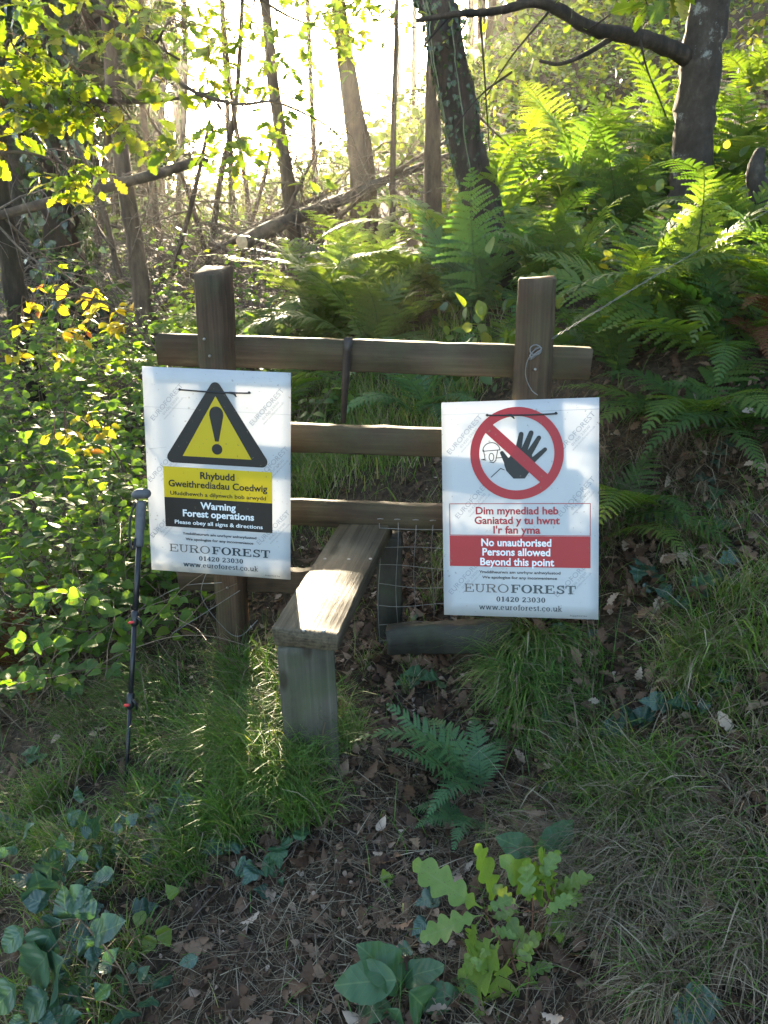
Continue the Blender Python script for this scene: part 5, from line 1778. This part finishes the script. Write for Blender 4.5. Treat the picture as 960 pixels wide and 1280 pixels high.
for tpl, n, sz in ((OAKD, 1900, .055), (OVD, 2200, .038), (HEART, 900, .026), (OAKD, 350, .07), (SIMPLE, 6000, .014), (OVD, 5000, .02)):
    x = np.concatenate([rng.normal(.1, .45, n // 2), rng.uniform(-1.6, 2, n - n // 2)]); y = np.concatenate([rng.uniform(.8, 3.2, n // 2), rng.uniform(.7, 4.5, n - n // 2)])
    z = ground(x, y) + rng.uniform(.002, .022, n)
    scatter(mb, tpl, np.stack([x, y, z], 1), frames(np.stack([rng.normal(0, 1, n), rng.normal(0, 1, n), rng.normal(0, .22, n)], 1), np.stack([rng.normal(0, .4, n), rng.normal(0, .4, n), np.where(rng.uniform(0, 1, n) < .5, 1.0, -1.0)], 1)), rng.uniform(.6, 1.25, n) * sz, np.clip(rng.normal(.45, .25, n), 0, 1))
n = 1900
x = rng.uniform(.35, 1.5, n); y = rng.uniform(1.1, 2.9, n)
z = ground(x, y) + rng.uniform(.015, .07, n)
scatter(mb, OAKD, np.stack([x, y, z], 1), frames(np.stack([rng.normal(0, 1, n), rng.normal(0, 1, n), rng.normal(0, .4, n)], 1), np.stack([rng.normal(0, .5, n), rng.normal(0, .5, n) - .3, np.ones(n)], 1)), rng.uniform(.5, 1.2, n) * .055, np.clip(rng.normal(.5, .25, n), 0, 1))
tagp(mb.build('leaf_litter', M['litter']), 'brown dead leaves scattered over the soil', 'dead leaves', kind='stuff')

# ------------------------------------------------------------------ foreground plants, leaf by leaf
BROAD = leaf_tpl([(0, .02), (.04, .1), (.1, .17), (.16, .22), (.24, .27), (.32, .29), (.4, .32), (.48, .31), (.56, .31), (.64, .27), (.72, .25), (.8, .19), (.88, .13), (.95, .06), (1, 0)], .2, .25, .022)
_LF = {}


def leaf_of(tpl, mat, var):
    k = (id(tpl), mat, var)
    if k not in _LF:
        half, fold, curl, wave = _HALF[id(tpl)]
        V, F, U = leaf_tpl(half, fold * (1, 1.5, .6)[var], curl * (1, 1.4, .6)[var], 0, 2 if len(half) > 16 else 4)
        V = V.copy()
        V[:, 2] += .035 * np.sin(V[:, 0] * 17 + var) * np.abs(V[:, 1]) * 4 + .02 * np.sin(V[:, 0] * 9 + V[:, 1] * 14 + var * 2)
        V[:, 2] += (.0, .1, -.12)[var] * V[:, 0] ** 2 + (.02, -.03, .05)[var] * np.sin(V[:, 0] * 6) * (1 + np.abs(V[:, 1]) * 3)
        V[:, 1] += (.0, .05, -.05)[var] * V[:, 0] ** 2
        _LF[k] = mesh_data('leaf', V, F, M[mat], np.full(len(V), (.45, .6, .35)[var]), U, True)
    return _LF[k]


def leaf_part(par, tpl, mat, base, tip, nrm=(0, -.35, 1), var=None, size=None):
    base, tip = Vector(base), Vector(tip)
    d = (tip - base)
    L = size or d.length
    f_ = frames(np.array([tuple(d)]), np.array([nrm], float))[0]
    o = obj('leaf', leaf_of(tpl, mat, int(rng.integers(0, 3)) if var is None else var), par, base - par.location)
    o.rotation_euler = Matrix(f_.tolist()).to_euler()
    o.scale = (L, L, L)
    return o


def sapling(name, label, cat, root, stems, leaves, tpl, mat, D, stem_mat='stem_green', r=.0022, lift=.0, group=None, nj=.3):
    """stems: lists of (px, py, D); leaves: (bx, by, tx, ty[, D]) in photo pixels, placed at their own distance."""
    t = thing(name, label, cat, root, group)
    ms = MB()
    for st in stems:
        pts = [root] + [P(*q) for q in st]
        ms.add(*tube([rel(p, t) for p in spline(pts, 14)], np.linspace(r, r * .5, 14), 6)[:2])
    ends = [P(*q) for st in stems for q in st]
    lv = []
    for l in leaves:
        d0 = l[4] if len(l) > 4 else D
        b_, t_ = P(l[0], l[1], d0), P(l[2], l[3], d0 + rng.normal(0, .015))
        t_.z -= .1 * (t_ - b_).length
        near_ = min(ends, key=lambda e: (e - b_).length)
        if (near_ - b_).length > .008:
            ms.add(*tube([rel(p, t) for p in (near_, (near_ + b_) / 2 + Vector((0, 0, .004)), b_)], r * .45, 4)[:2])
        lv.append((b_, b_ + (t_ - b_) * (.9 if tpl is not OAKY else 1.05)))
    ms.build('stem', M[stem_mat], t)
    for b_, t_ in lv:
        leaf_part(t, tpl, mat, b_, t_, (rng.normal(0, nj), -.5 + rng.normal(0, nj), 1))
    return t


D0 = 1.12
OAKY = leaf_tpl([(0, .01), (.12, .015), (.17, .05), (.22, .1), (.26, .085), (.3, .055), (.36, .13), (.42, .165), (.46, .13), (.49, .08), (.54, .15), (.61, .21), (.66, .18), (.69, .11), (.74, .16), (.81, .18), (.85, .13), (.88, .075), (.94, .09), (1, .02)], .25, .2, .012)
sapling('oak_seedling', 'young oak with lobed bright green leaves in the foreground', 'seedling', G(655, 1290),
        [[(640, 1215, 1.12), (622, 1170, 1.13), (606, 1140, 1.14)], [(668, 1200, 1.14), (680, 1150, 1.17), (690, 1110, 1.18)], [(664, 1180, 1.13), (666, 1140, 1.15), (664, 1100, 1.17)], [(648, 1230, 1.1), (640, 1200, 1.09)]],
        [(604, 1136, 526, 1082, 1.14), (604, 1144, 526, 1160, 1.12), (614, 1132, 612, 1058, 1.16), (608, 1140, 632, 1118, 1.13), (622, 1170, 572, 1206, 1.1), (626, 1176, 566, 1262, 1.08), (636, 1196, 612, 1284, 1.07),
         (682, 1150, 700, 1060, 1.19), (684, 1130, 646, 1068, 1.18), (690, 1112, 738, 1092, 1.18), (680, 1140, 662, 1088, 1.16), (690, 1112, 690, 1070, 1.2), (672, 1190, 700, 1150, 1.15), (660, 1210, 706, 1262, 1.1), (648, 1230, 660, 1290, 1.08), (664, 1196, 640, 1150, 1.13), (676, 1160, 720, 1140, 1.17), (640, 1215, 596, 1240, 1.09), (644, 1222, 690, 1232, 1.1), (650, 1236, 628, 1300, 1.06), (628, 1180, 600, 1190, 1.1), (684, 1135, 712, 1110, 1.19), (688, 1108, 668, 1078, 1.19), (672, 1185, 648, 1200, 1.14), (660, 1205, 684, 1290, 1.08), (640, 1200, 660, 1160, 1.12), (600, 1150, 578, 1190, 1.12)] + [(670 + 22 * math.cos(k * 2.4), 1118 + 26 * math.sin(k * 2.4) + k * 5, 670 + (52 + 6 * (k % 3)) * math.cos(k * 2.4 + .3), 1108 + (56 + 4 * (k % 2)) * math.sin(k * 2.4 + .3) + k * 5, 1.17 - .006 * k) for k in range(12)] + [(640 + 14 * math.cos(k * 1.9), 1228 + 14 * math.sin(k * 1.9), 640 + 54 * math.cos(k * 1.9), 1228 + 52 * math.sin(k * 1.9), 1.09) for k in range(7)],
        OAKY, 'oak_young', D0, 'cane_red', .0026, nj=.25)
sapling('broad_leaved_plant', 'two large wrinkled dark leaves behind the oak seedling', 'plant', G(690, 1075), [[(672, 1062, 1.32)]],
        [(672, 1075, 722, 1020, 1.33), (668, 1068, 622, 1040, 1.34)], BROAD, 'broad', 1.3)
sapling('broad_leaved_plant', 'rosette of broad wrinkled leaves at the bottom edge left of the oak seedling', 'plant', G(500, 1262), [[(498, 1240, 1.1)]],
        [(505, 1235, 455, 1168, 1.12), (495, 1225, 408, 1222, 1.1), (490, 1262, 415, 1268, 1.07), (512, 1240, 560, 1285, 1.06), (506, 1230, 548, 1190, 1.12), (500, 1262, 480, 1300, 1.05), (520, 1250, 585, 1240, 1.08)], BROAD, 'broad', 1.1)
GS = 'bramble sprays and leafy sprigs on the ground'
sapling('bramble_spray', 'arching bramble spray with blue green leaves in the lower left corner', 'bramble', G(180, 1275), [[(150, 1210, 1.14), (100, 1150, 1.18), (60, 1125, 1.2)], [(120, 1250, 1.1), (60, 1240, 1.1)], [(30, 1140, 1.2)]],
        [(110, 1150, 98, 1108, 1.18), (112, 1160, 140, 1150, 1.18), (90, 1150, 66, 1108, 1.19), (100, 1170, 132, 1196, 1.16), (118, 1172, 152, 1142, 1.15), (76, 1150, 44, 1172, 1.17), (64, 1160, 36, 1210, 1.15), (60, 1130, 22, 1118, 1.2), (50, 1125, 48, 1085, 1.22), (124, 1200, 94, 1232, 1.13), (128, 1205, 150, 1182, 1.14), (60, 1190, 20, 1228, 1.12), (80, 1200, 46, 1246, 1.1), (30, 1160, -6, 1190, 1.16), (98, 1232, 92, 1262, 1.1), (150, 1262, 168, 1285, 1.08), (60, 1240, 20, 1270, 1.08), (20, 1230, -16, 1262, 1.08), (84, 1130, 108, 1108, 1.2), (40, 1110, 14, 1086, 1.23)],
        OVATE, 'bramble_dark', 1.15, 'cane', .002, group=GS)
sapling('bramble_spray', 'bramble spray with blue grey leaves below the walking pole tip', 'bramble', G(225, 1045), [[(228, 1010, 1.62), (222, 990, 1.64)]],
        [(224, 996, 222, 972, 1.65), (222, 1000, 204, 1020, 1.62), (230, 1012, 248, 1036, 1.6), (234, 1018, 250, 1050, 1.58), (238, 1014, 266, 1030, 1.6), (222, 1002, 240, 990, 1.63)], OVATE, 'bramble_dark', 1.6, 'cane', .0015, group=GS)
sapling('leafy_sprig', 'sprig of pale blue green leaves left of the walking pole tip', 'plant', G(140, 1085), [[(145, 1050, 1.5), (160, 1030, 1.52)], [(120, 1040, 1.5)]],
        [(150, 1050, 132, 1062, 1.5), (152, 1042, 140, 1026, 1.52), (122, 1042, 112, 1018, 1.5), (118, 1046, 98, 1032, 1.5), (160, 1034, 168, 1012, 1.53), (146, 1060, 150, 1078, 1.48), (128, 1058, 112, 1074, 1.48), (68, 1085, 58, 1058, 1.45), (70, 1090, 48, 1096, 1.43)], OVATE, 'bramble_dark', 1.5, 'stem_green', .0014, group=GS)
sapling('leafy_sprig', 'three bright heart shaped leaves on the path left of centre', 'plant', G(205, 1185), [[(200, 1150, 1.3)], [(215, 1118, 1.36)]],
        [(180, 1150, 162, 1140, 1.3), (203, 1160, 212, 1188, 1.28), (218, 1120, 206, 1102, 1.36), (190, 1172, 176, 1196, 1.27)], HEART, 'oak_young', 1.3, 'stem_green', .0012, group=GS)
sapling('leafy_sprig', 'dark small leaved sprig right of the three heart shaped leaves', 'plant', G(350, 1140), [[(345, 1118, 1.38)]],
        [(345, 1120, 318, 1104, 1.38), (348, 1118, 352, 1096, 1.4), (352, 1124, 340, 1146, 1.36), (356, 1120, 372, 1106, 1.39), (340, 1126, 312, 1126, 1.37)], HEART, 'bramble_dark', 1.38, 'stem_green', .0012, group=GS)
sapling('leafy_sprig', 'dark sprig on the path right of centre below the step', 'plant', G(400, 1140), [[(402, 1118, 1.38)]],
        [(402, 1120, 382, 1110, 1.38), (404, 1122, 418, 1106, 1.38), (402, 1126, 404, 1150, 1.36)], HEART, 'bramble_dark', 1.38, 'stem_green', .0012, group=GS)
sapling('leafy_sprig', 'tiny pale sprig in the middle of the path', 'plant', G(488, 1110), [[(488, 1100, 1.36)]],
        [(488, 1102, 472, 1108, 1.36), (490, 1102, 498, 1092, 1.37), (484, 1100, 478, 1088, 1.37)], HEART, 'oak_young', 1.36, 'stem_green', .001, group=GS)
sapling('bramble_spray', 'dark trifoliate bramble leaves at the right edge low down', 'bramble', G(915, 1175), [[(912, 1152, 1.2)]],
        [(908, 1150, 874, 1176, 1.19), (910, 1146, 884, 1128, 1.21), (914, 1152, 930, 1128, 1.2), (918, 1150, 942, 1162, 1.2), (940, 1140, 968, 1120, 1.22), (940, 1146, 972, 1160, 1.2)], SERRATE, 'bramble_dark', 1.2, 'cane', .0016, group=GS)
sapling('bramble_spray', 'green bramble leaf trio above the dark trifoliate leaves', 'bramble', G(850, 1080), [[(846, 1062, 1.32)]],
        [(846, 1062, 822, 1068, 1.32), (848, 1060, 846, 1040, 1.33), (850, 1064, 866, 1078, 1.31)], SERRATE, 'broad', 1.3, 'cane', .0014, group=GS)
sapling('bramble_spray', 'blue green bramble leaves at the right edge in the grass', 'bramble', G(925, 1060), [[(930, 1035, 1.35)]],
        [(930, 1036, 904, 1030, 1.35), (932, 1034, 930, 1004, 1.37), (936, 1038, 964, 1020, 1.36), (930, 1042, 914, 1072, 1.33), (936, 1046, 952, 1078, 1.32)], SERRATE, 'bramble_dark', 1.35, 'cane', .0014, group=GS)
sapling('leafy_sprig', 'yellowing leaf pair on dry grass at the lower right', 'plant', G(795, 1215), [[(792, 1196, 1.16)]],
        [(792, 1198, 786, 1178, 1.17), (794, 1200, 812, 1216, 1.15)], OVATE, 'oak_young', 1.16, 'cane', .0012, group=GS)
sapling('leafy_sprig', 'green drooping leaf pair in dry grass right of the oak seedling', 'plant', G(812, 1200), [[(810, 1165, 1.2)]],
        [(808, 1164, 798, 1148, 1.21), (812, 1168, 822, 1200, 1.18)], HEART, 'broad', 1.2, 'stem_green', .0012, group=GS)
for lb, cx_, cy_, D_, nn in (('bramble runner with many small blue green leaves along the left edge', 60, 1085, 1.32, 20), ('bramble runner with small leaves between the left corner spray and the heart shaped leaves', 130, 1225, 1.14, 16),
                             ('small leaved bramble runner at the left end of the bottom edge', 60, 1262, 1.1, 14), ('small leaved runner in the grass below the walking pole tip', 130, 1035, 1.62, 14), ('bramble runner in straw at the lower right edge', 920, 1235, 1.14, 12),
                             ('dark small leaved runner on the right bank beside the dry grass', 905, 985, 1.5, 14)):
    lv_ = []
    for k in range(nn):
        bx, by = cx_ + rng.normal(0, 48), cy_ + rng.normal(0, 24)
        a_ = rng.uniform(0, 6.28)
        l_ = rng.uniform(20, 36)
        lv_.append((bx, by, bx + math.cos(a_) * l_, by + math.sin(a_) * l_ * .8, D_ + rng.normal(0, .02) - (by - cy_) * .0016))
    sapling('bramble_runner', lb, 'bramble', G(cx_, cy_ + 30), [[(cx_ - 15, cy_ + 10, D_), (cx_ - 60, cy_ - 5, D_ + .01)], [(cx_ + 20, cy_ + 8, D_), (cx_ + 60, cy_ + 4, D_)], [(cx_, cy_ - 25, D_ + .04)]], lv_, OVATE, 'bramble_dark', D_, 'cane', .0015, group=GS, nj=.4)
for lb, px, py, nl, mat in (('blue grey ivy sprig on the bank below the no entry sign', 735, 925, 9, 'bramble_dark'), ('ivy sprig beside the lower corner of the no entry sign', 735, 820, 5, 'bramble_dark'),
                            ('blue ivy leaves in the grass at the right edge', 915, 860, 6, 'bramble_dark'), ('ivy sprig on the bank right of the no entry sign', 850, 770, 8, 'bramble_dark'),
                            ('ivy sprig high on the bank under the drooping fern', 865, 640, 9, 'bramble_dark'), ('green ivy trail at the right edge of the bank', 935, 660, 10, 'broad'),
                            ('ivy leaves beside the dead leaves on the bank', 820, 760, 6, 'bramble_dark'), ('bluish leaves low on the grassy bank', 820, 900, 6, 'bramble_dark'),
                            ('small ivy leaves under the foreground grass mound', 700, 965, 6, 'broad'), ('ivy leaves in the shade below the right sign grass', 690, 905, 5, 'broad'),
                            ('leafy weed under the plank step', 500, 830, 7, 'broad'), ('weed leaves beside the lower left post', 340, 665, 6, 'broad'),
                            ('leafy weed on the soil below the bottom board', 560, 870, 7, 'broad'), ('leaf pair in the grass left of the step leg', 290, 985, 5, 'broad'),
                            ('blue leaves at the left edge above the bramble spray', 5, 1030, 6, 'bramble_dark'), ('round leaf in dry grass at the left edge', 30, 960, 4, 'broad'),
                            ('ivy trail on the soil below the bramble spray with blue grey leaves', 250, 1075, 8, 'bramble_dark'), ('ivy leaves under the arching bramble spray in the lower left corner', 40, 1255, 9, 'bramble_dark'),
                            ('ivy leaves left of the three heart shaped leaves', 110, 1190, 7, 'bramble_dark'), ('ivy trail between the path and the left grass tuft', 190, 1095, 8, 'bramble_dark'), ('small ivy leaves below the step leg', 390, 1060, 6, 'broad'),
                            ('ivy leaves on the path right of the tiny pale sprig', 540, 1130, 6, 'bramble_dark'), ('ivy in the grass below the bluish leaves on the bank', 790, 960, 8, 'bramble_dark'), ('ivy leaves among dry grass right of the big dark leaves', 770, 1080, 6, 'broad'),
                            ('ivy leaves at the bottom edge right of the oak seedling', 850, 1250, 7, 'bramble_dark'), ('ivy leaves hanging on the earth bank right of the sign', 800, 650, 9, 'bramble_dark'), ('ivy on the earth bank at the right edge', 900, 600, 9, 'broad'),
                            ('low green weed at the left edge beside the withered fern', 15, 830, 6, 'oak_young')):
    g_ = G(px, py)
    t = thing('ivy_sprig', lb, 'plant', g_, 'low ivy and weed sprigs')
    ms = MB()
    q = Vector((0, 0, 0))
    a = rng.uniform(0, 6.28)
    pts = [q.copy()]
    for k in range(nl):
        q = q + Vector((math.cos(a + rng.normal(0, .5)) * .028, math.sin(a + rng.normal(0, .5)) * .028, 0))
        w_ = g_ + q
        q.z = gz(w_.x, w_.y) - g_.z + rng.uniform(.02, .06)
        pts.append(q.copy())
        b_ = g_ + q
        az = rng.uniform(0, 6.28)
        L = rng.uniform(.032, .055) * (1.35 if px > 700 else 1.1)
        leaf_part(t, IVYL if k % 3 else HEART, mat, b_, b_ + Vector((math.cos(az), math.sin(az), rng.uniform(-.3, .2))) * L, (rng.normal(0, .35), -.4 + rng.normal(0, .3), 1))
    ms.add(*tube(pts, .0012, 4)[:2])
    ms.build('stem', M['cane'], t)

# ------------------------------------------------------------------ haze in the wood, also added to give the glow of lens glare
hm, nt, out = newmat('haze')
hv = N(nt, 'ShaderNodeVolumePrincipled')
hv.inputs['Color'].default_value = (.93, .92, .88, 1)
hv.inputs['Density'].default_value = .00045
hv.inputs['Anisotropy'].default_value = .8
nt.links.new(hv.outputs[0], out.inputs['Volume'])
bm = bmesh.new()
bmesh.ops.create_cube(bm, size=1)
me = bpy.data.meshes.new('haze')
bm.to_mesh(me)
bm.free()
me.materials.append(hm)
hz = obj('haze', me, None, (0, 75, 8))
hz.scale = (310, 350, 36)
tagp(hz, 'pale sunlit haze hanging in the wood', 'haze', kind='stuff')
